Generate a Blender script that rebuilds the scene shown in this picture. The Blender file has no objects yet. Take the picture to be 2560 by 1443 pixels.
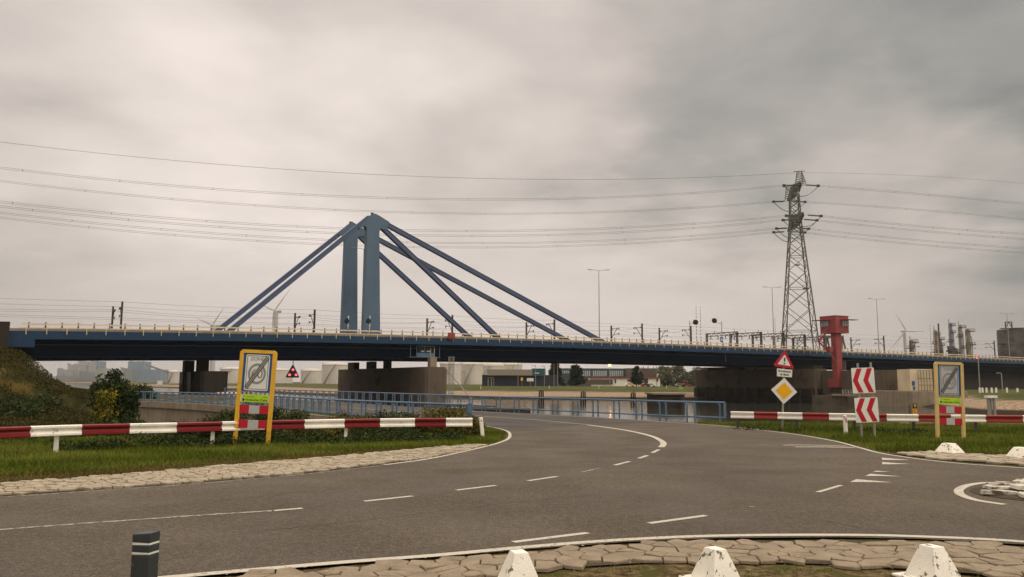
import bpy, math, random
import numpy as np
from mathutils import Vector, Matrix
random.seed(7)
rng = np.random.default_rng(7)
SC = bpy.context.scene
COL = SC.collection
# ------------------------------------------------------------------ camera
F = 1991.0; CX = 1280.0; CY = 721.5
PITCH = math.atan(235.5 / F); ROLL = 0.004; CAMZ = 2.0
_R = Vector((1, 0, 0)); _Fw = Vector((0, math.cos(PITCH), math.sin(PITCH))); _U = Vector((0, -math.sin(PITCH), math.cos(PITCH)))
_R2 = _R * math.cos(ROLL) + _U * math.sin(ROLL); _U2 = _U * math.cos(ROLL) - _R * math.sin(ROLL)
CAM = Vector((0, 0, CAMZ))
cam = bpy.data.cameras.new('camera'); camo = bpy.data.objects.new('camera', cam); COL.objects.link(camo)
cam.sensor_width = 36; cam.lens = 36 * F / 2560; cam.clip_end = 20000; cam.clip_start = 0.1
m = Matrix((_R2, _U2, -_Fw)).transposed().to_4x4(); m.translation = CAM
camo.matrix_world = m; SC.camera = camo
# ------------------------------------------------------------------ world
SUN_EL, SUN_AZ = math.radians(48), math.radians(118)      # azimuth measured clockwise from +Y
world = bpy.data.worlds.new("World"); SC.world = world; world.use_nodes = True
wn = world.node_tree; wn.nodes.clear()

class NT:
    """tiny helper for node trees"""
    def __init__(s, t): s.t = t
    def n(s, typ, **kw):
        nd = s.t.nodes.new(typ)
        for k, v in kw.items():
            if k == 'i':
                for a, b in v.items(): s.put(nd.inputs[a], b)
            else: setattr(nd, k, v)
        return nd
    def put(s, inp, v):
        if isinstance(v, bpy.types.NodeSocket): s.t.links.new(v, inp)
        else: inp.default_value = v
    def m(s, op, a, b=0.0, c=None, clamp=False):
        nd = s.t.nodes.new('ShaderNodeMath'); nd.operation = op; nd.use_clamp = clamp
        s.put(nd.inputs[0], a); s.put(nd.inputs[1], b)
        if c is not None: s.put(nd.inputs[2], c)
        return nd.outputs[0]
    def mix(s, f, a, b, mode='MIX'):
        nd = s.t.nodes.new('ShaderNodeMix'); nd.data_type = 'RGBA'; nd.blend_type = mode
        s.put(nd.inputs[0], f); s.put(nd.inputs[6], a); s.put(nd.inputs[7], b)
        return nd.outputs[2]
    def noise(s, vec, scale, detail=3, rough=.5, dist=0.0):
        nd = s.n('ShaderNodeTexNoise', i={'Scale': scale, 'Detail': detail, 'Roughness': rough, 'Distortion': dist})
        if vec is not None: s.put(nd.inputs['Vector'], vec)
        return nd.outputs['Fac']
    def ramp(s, v, lo, hi, a=0.0, b=1.0, smooth=True):
        nd = s.t.nodes.new('ShaderNodeMapRange'); nd.interpolation_type = 'SMOOTHSTEP' if smooth else 'LINEAR'
        s.put(nd.inputs[0], v); nd.inputs[1].default_value = lo; nd.inputs[2].default_value = hi
        nd.inputs[3].default_value = a; nd.inputs[4].default_value = b
        return nd.outputs[0]

def C(r, g, b): return (r, g, b, 1.0)
def S(r, g, b):
    f = lambda c: (c / 255 / 12.92) if c / 255 <= .04045 else ((c / 255 + .055) / 1.055) ** 2.4
    return (f(r), f(g), f(b), 1.0)

def ray(px, py):
    return _R2 * ((px - CX) / F) + _U2 * (-(py - CY) / F) + _Fw

def sky_world():
    t = NT(wn)
    tc = t.n('ShaderNodeTexCoord').outputs['Generated']
    nrm = t.n('ShaderNodeVectorMath', operation='NORMALIZE', i={0: tc}).outputs[0]
    sep = t.n('ShaderNodeSeparateXYZ', i={0: nrm})
    z = t.m('MAXIMUM', sep.outputs[2], 0.0)
    fade = t.ramp(z, .02, .22)
    inv = t.m('DIVIDE', 1.0, t.m('ADD', z, 0.16))
    comb = t.n('ShaderNodeCombineXYZ', i={0: t.m('MULTIPLY', sep.outputs[0], inv), 1: t.m('MULTIPLY', sep.outputs[1], inv), 2: 0.3}).outputs[0]
    n1 = t.noise(comb, 0.95, 5, .5, .4)
    n2 = t.noise(comb, 2.3, 6, .55, .3)
    # warped direction so that the broad cloud masses have ragged edges
    wv = t.n('ShaderNodeTexNoise', i={'Vector': comb, 'Scale': 1.9, 'Detail': 6.0}).outputs['Color']
    wv = t.n('ShaderNodeVectorMath', operation='SUBTRACT', i={0: wv, 1: (0.5, 0.5, 0.5)}).outputs[0]
    wv = t.n('ShaderNodeVectorMath', operation='SCALE', i={0: wv, 'Scale': t.m('MULTIPLY', fade, 0.46)}).outputs[0]
    d = t.n('ShaderNodeVectorMath', operation='ADD', i={0: nrm, 1: wv}).outputs[0]
    base = 0.61
    val = t.m('ADD', base, t.m('MULTIPLY', t.m('MULTIPLY', t.m('SUBTRACT', n1, .5), .42), fade))
    val = t.m('ADD', val, t.m('MULTIPLY', t.m('MULTIPLY', t.m('SUBTRACT', n2, .5), .26), fade))
    # cloud masses: (px, py, angular radius in px of the view, amount)
    lobes = [(300, 190, 400, .21), (880, 240, 270, .14), (1330, 150, 290, .25), (1480, 262, 130, .08), (1420, -10, 330, -.20), (1000, -40, 200, -.03),
             (2250, 110, 540, -.26), (2500, 300, 260, -.05), (1080, 385, 180, -.15), (1460, 375, 240, -.20), (1800, 430, 230, -.09), (2380, 420, 220, .13),
             (1450, 780, 760, .18), (640, 480, 260, .05), (-60, 620, 260, -.10), (2640, 640, 220, -.22), (20, 0, 180, -.10)]
    for px, py, rad, amt in lobes:
        v = ray(px, py).normalized()
        dot = t.n('ShaderNodeVectorMath', operation='DISTANCE', i={0: d, 1: tuple(v)}).outputs[1]
        g = t.m('DIVIDE', dot, rad / F)
        g = t.m('EXPONENT', t.m('MULTIPLY', t.m('MULTIPLY', g, g), -1.0))
        val = t.m('ADD', val, t.m('MULTIPLY', g, amt))
    val = t.m('MAXIMUM', val, 0.12)
    # overcast luminance rises towards the zenith (standard overcast sky)
    zen = t.ramp(z, 0.42, 0.9, 1.0, 3.1)
    val = t.m('MULTIPLY', val, zen)
    tint = t.mix(t.ramp(val, .30, .62), S(228, 228, 222), S(252, 239, 230))
    cloud = t.n('ShaderNodeVectorMath', operation='SCALE', i={0: tint, 'Scale': val}).outputs[0]
    sky = t.n('ShaderNodeTexSky', sky_type='NISHITA', sun_disc=False)
    sky.sun_elevation = SUN_EL; sky.sun_rotation = SUN_AZ; sky.air_density = 2; sky.dust_density = 4
    b1 = t.n('ShaderNodeBackground', i={'Color': sky.outputs[0], 'Strength': 0.06})
    b2 = t.n('ShaderNodeBackground', i={'Color': cloud, 'Strength': 1.08})
    mx = t.n('ShaderNodeMixShader', i={0: 0.94, 1: b1.outputs[0], 2: b2.outputs[0]})
    out = t.n('ShaderNodeOutputWorld'); wn.links.new(mx.outputs[0], out.inputs[0])
sky_world()
sun = bpy.data.lights.new('sun', 'SUN'); sun.energy = 0.9; sun.angle = math.radians(18); sun.color = (1, .93, .82)
suno = bpy.data.objects.new('sun', sun); COL.objects.link(suno)
sd = Vector((math.sin(SUN_AZ) * math.cos(SUN_EL), math.cos(SUN_AZ) * math.cos(SUN_EL), math.sin(SUN_EL)))
suno.rotation_euler = sd.to_track_quat('Z', 'Y').to_euler()
SC.view_settings.view_transform = 'Standard'; SC.view_settings.look = 'None'
SC.view_settings.exposure = 0.0; SC.view_settings.gamma = 1.0
SC.view_settings.use_curve_mapping = False
SC.cycles.max_bounces = 6; SC.cycles.volume_bounces = 0
SC.cycles.use_denoising = True

# ------------------------------------------------------------------ projection helpers
def G(px, py, z=0.0):
    d = ray(px, py); t = (z - CAMZ) / d.z
    return CAM + d * t
def PY(px, py, Y):
    d = ray(px, py); return CAM + d * (Y / d.y)
BE = Vector((.844, .536, 0)).normalized(); BN = Vector((-BE.y, BE.x, 0)); BO = Vector((-74.7, 116.1, 0))
def W(s, off, z): 
    p = BO + BE * s + BN * off; return Vector((p.x, p.y, z))
def BP(px, py, off):
    """bridge coordinates (s, z) of a pixel on the plane `off` metres behind the bridge front"""
    d = ray(px, py); t = (BO.dot(BN) + off - CAM.dot(BN)) / d.dot(BN)
    p = CAM + d * t; return (p - BO).dot(BE), p.z

# ------------------------------------------------------------------ mesh builder
class MB:
    def __init__(s): s.v = []; s.f = []; s.mi = []; s.cur = 0; s.smooth = False; s.tone = None
    def add(s, vs, fs):
        b = len(s.v); s.v += [tuple(v) for v in vs]; s.f += [tuple(i + b for i in f) for f in fs]
        s.mi += [s.cur] * len(fs); return s
    def mat(s, i): s.cur = i; return s
    def box(s, c, size, rz=0.0, M=None):
        hx, hy, hz = size[0] / 2, size[1] / 2, size[2] / 2
        pts = [Vector((x, y, z)) for x in (-hx, hx) for y in (-hy, hy) for z in (-hz, hz)]
        R = M if M is not None else Matrix.Rotation(rz, 3, 'Z')
        c = Vector(c)
        return s.add([R @ p + c for p in pts], [(0, 1, 3, 2), (4, 6, 7, 5), (0, 4, 5, 1), (2, 3, 7, 6), (0, 2, 6, 4), (1, 5, 7, 3)])
    def bar(s, p0, p1, w, h=None, up=(0, 0, 1)):
        p0 = Vector(p0); p1 = Vector(p1); h = h or w; a = (p1 - p0)
        if a.length < 1e-6: return s
        a.normalize(); upv = Vector(up)
        if abs(a.dot(upv)) > .98: upv = Vector((0, 1, 0))
        x = a.cross(upv).normalized(); y = x.cross(a)
        vs = [p + x * (i * w / 2) + y * (j * h / 2) for p in (p0, p1) for i, j in ((-1, -1), (1, -1), (1, 1), (-1, 1))]
        return s.add(vs, [(0, 1, 5, 4), (1, 2, 6, 5), (2, 3, 7, 6), (3, 0, 4, 7), (3, 2, 1, 0), (4, 5, 6, 7)])
    def tube(s, pts, r, n=8, cap=True):
        pts = [Vector(p) for p in pts]; rs = r if isinstance(r, (list, tuple)) else [r] * len(pts)
        vs = []; prev = None
        for i, p in enumerate(pts):
            a = (pts[min(i + 1, len(pts) - 1)] - pts[max(i - 1, 0)]).normalized()
            if prev is None:
                u = Vector((0, 0, 1)) if abs(a.z) < .9 else Vector((1, 0, 0))
                x = a.cross(u).normalized()
            else: x = (prev - a * prev.dot(a)).normalized()
            prev = x; y = a.cross(x)
            vs += [p + (x * math.cos(2 * math.pi * k / n) + y * math.sin(2 * math.pi * k / n)) * rs[i] for k in range(n)]
        fs = []
        for i in range(len(pts) - 1):
            for k in range(n):
                fs.append((i * n + k, i * n + (k + 1) % n, (i + 1) * n + (k + 1) % n, (i + 1) * n + k))
        if cap: fs += [tuple(reversed(range(n))), tuple(range((len(pts) - 1) * n, len(pts) * n))]
        return s.add(vs, fs)
    def prism(s, outline, axis, depth):
        """outline: list of 3D points (planar); extruded by vector axis*depth"""
        a = Vector(axis) * depth; o = [Vector(p) for p in outline]; n = len(o)
        vs = o + [p + a for p in o]
        fs = [tuple(reversed(range(n))), tuple(range(n, 2 * n))] + [(i, (i + 1) % n, n + (i + 1) % n, n + i) for i in range(n)]
        return s.add(vs, fs)
    def lathe(s, prof, c=(0, 0, 0), n=24):
        c = Vector(c); vs = []; k = len(prof)
        for i in range(n):
            a = 2 * math.pi * i / n
            vs += [c + Vector((r * math.cos(a), r * math.sin(a), z)) for r, z in prof]
        fs = [(i * k + j, ((i + 1) % n) * k + j, ((i + 1) % n) * k + j + 1, i * k + j + 1) for i in range(n) for j in range(k - 1)]
        return s.add(vs, fs)
    def xf(s, M):
        s.v = [tuple(M @ Vector(v)) for v in s.v]; return s

def finish(me, mats, smooth):
    for mt in (mats if isinstance(mats, (list, tuple)) else [mats]): me.materials.append(mt)
    if smooth:
        me.polygons.foreach_set('use_smooth', [True] * len(me.polygons))
        try: me.set_sharp_from_angle(angle=math.radians(38))
        except Exception: pass
def link(name, me, parent=None, loc=None):
    o = bpy.data.objects.new(name, me); COL.objects.link(o)
    if parent is not None:
        o.parent = parent
    if loc is not None: o.location = loc
    return o
def world_off(parent):
    """where a mesh written in world coordinates must sit under this parent"""
    v = Vector((0, 0, 0)); p = parent
    while p is not None: v -= p.location; p = p.parent
    return v
def obj(name, mb, mats, parent=None, world=True, smooth=False, bevel=0.0):
    me = bpy.data.meshes.new(name); me.from_pydata(mb.v, [], mb.f)
    if any(mb.mi): me.polygons.foreach_set('material_index', mb.mi)
    finish(me, mats, smooth)
    me.update()
    o = link(name, me, parent)
    if parent is not None and world: o.location = world_off(parent)
    if bevel > 0:
        md = o.modifiers.new('bevel', 'BEVEL'); md.width = bevel; md.segments = 2; md.limit_method = 'ANGLE'
    return o
def tag(o, label, cat, group=None, kind=None):
    if label: o['label'] = label
    if cat: o['category'] = cat
    if group: o['group'] = group
    if kind: o['kind'] = kind
    return o
def thing(name, label, cat, loc=(0, 0, 0), group=None, rz=0.0):
    o = bpy.data.objects.new(name, None); o.empty_display_size = .2; COL.objects.link(o); o.location = loc
    o.rotation_euler = (0, 0, rz); return tag(o, label, cat, group)
def dup(root, loc, rz=None, label=None, group=None, scale=None, rot=None):
    kids = {}
    def cp(o, par):
        c = o.copy(); COL.objects.link(c)
        if par is not None: c.parent = par
        for ch in list(o.children): cp(ch, c)
        return c
    r = cp(root, None); r.location = loc
    if rz is not None: r.rotation_euler = (0, 0, rz)
    if rot is not None: r.rotation_euler = rot
    if scale is not None: r.scale = scale if hasattr(scale, '__len__') else (scale,) * 3
    if label: r['label'] = label
    if group: r['group'] = group
    return r
def struct(name, mb, mats, smooth=False):
    o = obj(name, mb, mats, None, smooth=smooth); o['kind'] = 'structure'; return o
ORD = ['first', 'second', 'third', 'fourth', 'fifth', 'sixth', 'seventh', 'eighth', 'ninth', 'tenth', 'eleventh', 'twelfth', 'thirteenth', 'fourteenth']

# ------------------------------------------------------------------ materials
def mat(name, col, rough=.6, var=.15, scale=1.5, col2=None, metal=0.0, bump=0.0, bscale=30, spec=.4, patch=None, streak=0.0):
    """principled with world-space colour variation, optional patches of col2, streaks and bump"""
    mt = bpy.data.materials.new(name); mt.use_nodes = True; nt = mt.node_tree; t = NT(nt)
    p = nt.nodes['Principled BSDF']
    pos = t.n('ShaderNodeNewGeometry').outputs['Position']
    n1 = t.noise(pos, scale, 4, .6)
    n2 = t.noise(pos, scale * 9, 3, .6)
    f = t.m('ADD', t.m('MULTIPLY', n1, .65), t.m('MULTIPLY', n2, .35))
    f = t.ramp(f, .35, .65, 1 - var, 1 + var)
    c = t.n('ShaderNodeVectorMath', operation='SCALE', i={0: col[:3], 'Scale': f}).outputs[0]
    if col2 is not None:
        lo, hi, sc = patch or (.5, .62, scale * 2)
        pf = t.ramp(t.noise(pos, sc, 5, .65), lo, hi)
        c = t.mix(pf, c, col2)
    if streak:
        mp = t.n('ShaderNodeMapping', i={'Vector': pos, 'Scale': (1.3, 1.3, .07)})
        sf = t.ramp(t.noise(mp.outputs[0], 1.6, 4, .6), .42, .72)
        c = t.mix(t.m('MULTIPLY', sf, streak), c, tuple(x * .35 for x in col[:3]) + (1,))
    t.put(p.inputs['Base Color'], c); p.inputs['Roughness'].default_value = rough
    p.inputs['Metallic'].default_value = metal; p.inputs['Specular IOR Level'].default_value = spec
    if bump:
        b = t.n('ShaderNodeBump', i={'Strength': bump, 'Distance': .02, 'Height': t.noise(pos, bscale, 4, .6)})
        t.put(p.inputs['Normal'], b.outputs[0])
    return mt
def emit(name, col, st):
    mt = bpy.data.materials.new(name); mt.use_nodes = True; p = mt.node_tree.nodes['Principled BSDF']
    p.inputs['Base Color'].default_value = col; p.inputs['Emission Color'].default_value = col; p.inputs['Emission Strength'].default_value = st
    return mt
def tonemat(name, cols, rough=.8, spec=.08):
    """foliage: colour chosen per leaf by the float attribute 'tone'"""
    mt = bpy.data.materials.new(name); mt.use_nodes = True; nt = mt.node_tree; t = NT(nt); p = nt.nodes['Principled BSDF']
    a = t.n('ShaderNodeAttribute', attribute_name='tone')
    cr = t.n('ShaderNodeValToRGB', i={0: a.outputs['Fac']}); el = cr.color_ramp.elements
    for i, c in enumerate(cols):
        pos = i / (len(cols) - 1)
        e = el[0] if i == 0 else (el[-1] if i == len(cols) - 1 else el.new(pos))
        e.position = pos; e.color = c
    t.put(p.inputs['Base Color'], cr.outputs[0]); p.inputs['Roughness'].default_value = rough
    p.inputs['Specular IOR Level'].default_value = spec
    return mt

M = {}
M['bridge_blue'] = mat('bridge_blue', S(12, 54, 82), .5, .10, .25, streak=.25)
M['tower_blue'] = mat('tower_blue', S(82, 104, 122), .5, .07, .3, streak=.12)
M['stay_blue'] = mat('stay_blue', S(74, 88, 112), .5, .1, .5, streak=.1)
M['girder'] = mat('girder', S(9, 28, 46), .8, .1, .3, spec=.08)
M['cream'] = mat('cream', S(214, 196, 160), .55, .12, .4)
M['kerb_beige'] = mat('kerb_beige', S(158, 142, 118), .8, .15, .6, streak=.3)
M['olive_post'] = mat('olive_post', S(66, 58, 44), .7, .2)
M['concrete'] = mat('concrete', S(98, 86, 70), .9, .12, .35, bump=.3, bscale=12, streak=.35, col2=S(68, 58, 44), patch=(.52, .7, .25))
M['concrete_light'] = mat('concrete_light', S(142, 128, 106), .9, .15, .5, bump=.3, bscale=14, streak=.4)
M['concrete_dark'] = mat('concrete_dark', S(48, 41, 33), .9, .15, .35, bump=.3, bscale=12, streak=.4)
M['steel_dark'] = mat('steel_dark', S(74, 68, 58), .6, .15, 1)
M['mast_brown'] = mat('mast_brown', S(70, 60, 50), .7, .15, 1)
M['galv'] = mat('galv', S(150, 146, 134), .5, .12, 2, metal=.2)
M['pylon'] = mat('pylon', S(98, 98, 84), .6, .12, .4)
M['insul'] = mat('insul', S(60, 66, 56), .5, .1)
M['wire'] = mat('wire', S(120, 116, 110), .6, .0)
M['red_tower'] = mat('red_tower', S(146, 64, 62), .6, .08, .5, streak=.15)
M['red_box'] = mat('red_box', S(150, 62, 50), .6, .1)
M['rail_blue'] = mat('rail_blue', S(88, 114, 134), .5, .14, 1.2, col2=S(88, 96, 100), patch=(.58, .66, 5))
M['rail_teal'] = mat('rail_teal', S(98, 140, 140), .5, .14, 1.2)
M['paint_white'] = mat('paint_white', S(242, 236, 220), .5, .08, 1.5, col2=S(150, 140, 118), patch=(.62, .72, 3.5))
M['paint_red'] = mat('paint_red', S(122, 26, 26), .42, .10, 1.5, col2=S(96, 30, 26), patch=(.6, .72, 4))
M['paint_rust'] = mat('paint_rust', S(150, 52, 40), .5, .12, 1.5, col2=S(140, 66, 40), patch=(.52, .66, 2.5))
M['sign_yellow'] = mat('sign_yellow', S(222, 170, 46), .5, .08, 2, col2=S(170, 130, 44), patch=(.6, .72, 5))
M['sign_tan'] = mat('sign_tan', S(206, 178, 112), .55, .08, 2, col2=S(160, 136, 84), patch=(.58, .72, 5))
M['sign_blue'] = mat('sign_blue', S(26, 82, 142), .4, .06, 2)
M['sign_white'] = mat('sign_white', S(226, 224, 214), .4, .05, 2)
M['sign_grey'] = mat('sign_grey', S(142, 142, 138), .5, .05, 2)
M['sign_grey_light'] = mat('sign_grey_light', S(178, 178, 172), .5, .05, 2)
M['sign_lime'] = mat('sign_lime', S(176, 214, 30), .4, .05, 2)
M['sign_red'] = mat('sign_red', S(182, 24, 40), .4, .06, 2)
M['sign_amber'] = mat('sign_amber', S(238, 178, 16), .4, .05, 2)
M['black'] = mat('black', S(26, 26, 26), .5, .05)
M['dark_green_ink'] = mat('dark_green_ink', S(50, 80, 20), .5, .05)
M['plastic_grey'] = mat('plastic_grey', S(52, 56, 57), .45, .08, 4, col2=S(90, 94, 90), patch=(.6, .75, 12))
M['reflect'] = mat('reflect', S(228, 232, 216), .3, .08, 6)
M['block_paint'] = mat('block_paint', S(238, 232, 214), .7, .05, 3, col2=S(118, 108, 86), patch=(.585, .61, 8), bump=.4, bscale=60)
M['stone_pale'] = mat('stone_pale', S(160, 147, 123), .9, .22, 3.0, bump=.5, bscale=40)
M['stone_grey'] = mat('stone_grey', S(138, 123, 100), .9, .2, 3.0, bump=.5, bscale=40, col2=S(118, 104, 84), patch=(.5, .75, 2))
M['stone_white'] = mat('stone_white', S(204, 197, 180), .9, .1, 3.0, bump=.5, bscale=40, col2=S(96, 86, 68), patch=(.46, .6, 3.5))
M['mortar'] = mat('mortar', S(70, 58, 40), .95, .3, 6, bump=.6, bscale=60)
M['pile_wood'] = mat('pile_wood', S(56, 46, 36), .9, .25, 1)
M['turbine'] = mat('turbine', S(186, 184, 178), .5, .04)
M['tank'] = mat('tank', S(206, 198, 184), .6, .08, .08, streak=.2)
M['window'] = mat('window', S(170, 176, 170), .2, .05, 1, spec=.6)
M['window_dark'] = mat('window_dark', S(52, 60, 66), .2, .1, 1, spec=.6)
M['soil'] = M['mortar']

def asphalt(name, c1, c2):
    mt = bpy.data.materials.new(name); mt.use_nodes = True; nt = mt.node_tree; t = NT(nt); p = nt.nodes['Principled BSDF']
    pos = t.n('ShaderNodeNewGeometry').outputs['Position']
    big = t.ramp(t.noise(pos, .16, 4, .6), .3, .7)
    c = t.mix(big, c1, c2)
    gr = t.noise(pos, 38, 3, .75)
    gr2 = t.n('ShaderNodeTexVoronoi', i={'Vector': pos, 'Scale': 26.0}).outputs['Distance']
    k = t.m('ADD', t.ramp(gr, .40, .62, .45, 1.45), t.ramp(gr2, 0, .25, 1.0, 0))
    k = t.m('MULTIPLY', k, t.ramp(t.noise(pos, 9, 4, .75), .34, .66, .72, 1.28))
    c = t.n('ShaderNodeVectorMath', operation='SCALE', i={0: c, 'Scale': k}).outputs[0]
    # yellowish mossy dust patches, drifting with large noise
    pf = t.m('MULTIPLY', t.ramp(t.noise(pos, .35, 4, .6), .48, .72), t.ramp(t.noise(pos, 14, 3, .7), .45, .7))
    c = t.mix(t.m('MULTIPLY', pf, .55), c, S(128, 108, 76))
    # paver seams and tar streaks along the lane
    t.put(p.inputs['Base Color'], c)
    t.put(p.inputs['Roughness'], t.ramp(t.noise(pos, .5, 3), .3, .7, .62, .85))
    p.inputs['Specular IOR Level'].default_value = .35
    b = t.n('ShaderNodeBump', i={'Strength': .55, 'Distance': .012, 'Height': t.noise(pos, 60, 3, .8)})
    t.put(p.inputs['Normal'], b.outputs[0]); return mt
M['asphalt'] = asphalt('asphalt', S(73, 63, 48), S(87, 76, 58))
M['asphalt_dark'] = asphalt('asphalt_dark', S(58, 53, 46), S(68, 62, 53))

def roadpaint():
    mt = bpy.data.materials.new('road_paint'); mt.use_nodes = True; nt = mt.node_tree; t = NT(nt); p = nt.nodes['Principled BSDF']
    pos = t.n('ShaderNodeNewGeometry').outputs['Position']
    w = t.ramp(t.noise(pos, 17, 5, .75), .54, .62)
    w2 = t.ramp(t.noise(pos, .8, 2), .35, .7)
    c = t.mix(t.m('MULTIPLY', w, t.m('ADD', .25, w2)), S(188, 180, 161), S(96, 87, 72))
    t.put(p.inputs['Base Color'], c); p.inputs['Roughness'].default_value = .7; return mt
M['road_paint'] = roadpaint()
M['road_paint_worn'] = mat('road_paint_worn', S(160, 150, 132), .8, .15, 6, col2=S(100, 91, 79), patch=(.46, .56, 9))

def groundmat():
    mt = bpy.data.materials.new('ground_cover'); mt.use_nodes = True; nt = mt.node_tree; t = NT(nt); p = nt.nodes['Principled BSDF']
    pos = t.n('ShaderNodeNewGeometry').outputs['Position']
    st = t.n('ShaderNodeAttribute', attribute_name='stone').outputs['Fac']
    so = t.n('ShaderNodeAttribute', attribute_name='soil').outputs['Fac']
    wd = t.n('ShaderNodeAttribute', attribute_name='weed').outputs['Fac']
    n1 = t.noise(pos, .25, 5, .65); n2 = t.noise(pos, 3.5, 5, .7); n3 = t.noise(pos, .04, 4, .6)
    g = t.mix(t.ramp(n2, .35, .65), S(48, 52, 24), S(74, 78, 36))
    g = t.mix(t.ramp(n1, .45, .7), g, S(96, 92, 48))
    g = t.mix(t.ramp(n3, .45, .65), g, S(86, 88, 46))
    wc = t.mix(t.ramp(t.noise(pos, .5, 6, .7), .4, .62), S(44, 48, 20), S(88, 72, 32))
    g = t.mix(wd, g, wc)
    s = t.mix(t.ramp(t.noise(pos, 2.2, 5, .8), .36, .64), S(112, 92, 72), S(176, 154, 128))
    s = t.mix(t.ramp(t.noise(pos, .2, 3), .5, .8), s, S(150, 128, 104))
    z = t.n('ShaderNodeSeparateXYZ', i={0: pos}).outputs[2]
    wet = t.ramp(z, -2.45, -2.05)
    s = t.mix(wet, S(46, 40, 28), s)
    c = t.mix(t.m('MULTIPLY', st, 1.0, clamp=True), g, s)
    soil = t.mix(t.ramp(t.noise(pos, 7, 6, .75), .36, .66), S(64, 50, 28), S(122, 106, 74))
    soil = t.mix(t.ramp(t.noise(pos, 1.6, 4, .7), .52, .64), soil, S(74, 72, 34))
    c = t.mix(so, c, soil)
    t.put(p.inputs['Base Color'], c); p.inputs['Roughness'].default_value = .95; p.inputs['Specular IOR Level'].default_value = .1
    b = t.n('ShaderNodeBump', i={'Strength': .8, 'Distance': .06, 'Height': t.noise(pos, 9, 5, .75)})
    t.put(p.inputs['Normal'], b.outputs[0]); return mt
M['ground'] = groundmat()

def watermat():
    mt = bpy.data.materials.new('water'); mt.use_nodes = True; nt = mt.node_tree; t = NT(nt); p = nt.nodes['Principled BSDF']
    pos = t.n('ShaderNodeNewGeometry').outputs['Position']
    p.inputs['Base Color'].default_value = S(58, 60, 50); p.inputs['Roughness'].default_value = .07
    p.inputs['IOR'].default_value = 1.33; p.inputs['Specular IOR Level'].default_value = .9
    mp = t.n('ShaderNodeMapping', i={'Vector': pos, 'Scale': (.6, 1.4, 1)})
    h = t.m('ADD', t.noise(mp.outputs[0], 1.1, 5, .6), t.m('MULTIPLY', t.noise(mp.outputs[0], .2, 3), 1.5))
    b = t.n('ShaderNodeBump', i={'Strength': .13, 'Distance': .10, 'Height': h})
    t.put(p.inputs['Normal'], b.outputs[0]); return mt
M['water'] = watermat()
M['grass_blade'] = tonemat('grass_blade', [S(64, 70, 22), S(84, 96, 28), S(102, 114, 38), S(130, 124, 62)], .95, spec=.03)
M['leaf_dark'] = tonemat('leaf_dark', [S(20, 28, 14), S(38, 50, 24), S(62, 74, 36), S(94, 92, 46)])
M['leaf_olive'] = tonemat('leaf_olive', [S(50, 44, 22), S(72, 70, 32), S(108, 98, 44), S(138, 116, 60)])
M['leaf_yellow'] = tonemat('leaf_yellow', [S(58, 62, 20), S(92, 90, 22), S(128, 114, 24), S(140, 118, 40)])
M['leaf_conifer'] = tonemat('leaf_conifer', [S(22, 32, 24), S(34, 46, 34), S(50, 62, 44)])
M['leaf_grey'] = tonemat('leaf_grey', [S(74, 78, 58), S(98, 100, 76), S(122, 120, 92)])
M['bark'] = mat('bark', S(62, 50, 38), .9, .2, 4)

# ------------------------------------------------------------------ ground, water
def pxy(lst, z=0.0): return [(lambda p: (p.x, p.y))(G(a, b, z)) for a, b in lst]
near_shore = [(-420, 560), (-190, 290), (-112, 190), (-30, 97.5), (-16, 82), (0, 56.5), (5.5, 51), (13.5, 43.3), (17, 40.5), (24, 39), (40, 37.5), (75, 36), (140, 30), (300, 20)]
far_px = [(2760, 104), (2560, 133), (2420, 140), (2330, 165), (2260, 205), (2060, 232), (1740, 240), (1440, 243), (1140, 250), (840, 282), (700, 330), (620, 415), (440, 590), (215, 900)]
far_shore = [(400, 60), (170, 95)] + [((px - CX) / F * Y * .993, Y) for px, Y in far_px] + [(-505, 960), (-300, 1150), (-420, 1500), (-1300, 1650), (-3500, 1700)]
water_poly = near_shore + far_shore + [(-3500, 700)]
def seg_dist(P, line):
    d = np.full(len(P), 1e9)
    for (x0, y0), (x1, y1) in zip(line[:-1], line[1:]):
        ex, ey = x1 - x0, y1 - y0; L = ex * ex + ey * ey
        t = np.clip(((P[:, 0] - x0) * ex + (P[:, 1] - y0) * ey) / L, 0, 1)
        d = np.minimum(d, np.hypot(P[:, 0] - x0 - t * ex, P[:, 1] - y0 - t * ey))
    return d
def inside(P, poly):
    r = np.zeros(len(P), bool); n = len(poly); j = n - 1
    for i in range(n):
        xi, yi = poly[i]; xj, yj = poly[j]
        if yi != yj:
            c = ((yi > P[:, 1]) != (yj > P[:, 1])) & (P[:, 0] < (xj - xi) * (P[:, 1] - yi) / (yj - yi) + xi)
            r ^= c
        j = i
    return r
def sst(x): x = np.clip(x, 0, 1); return x * x * (3 - 2 * x)
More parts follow.
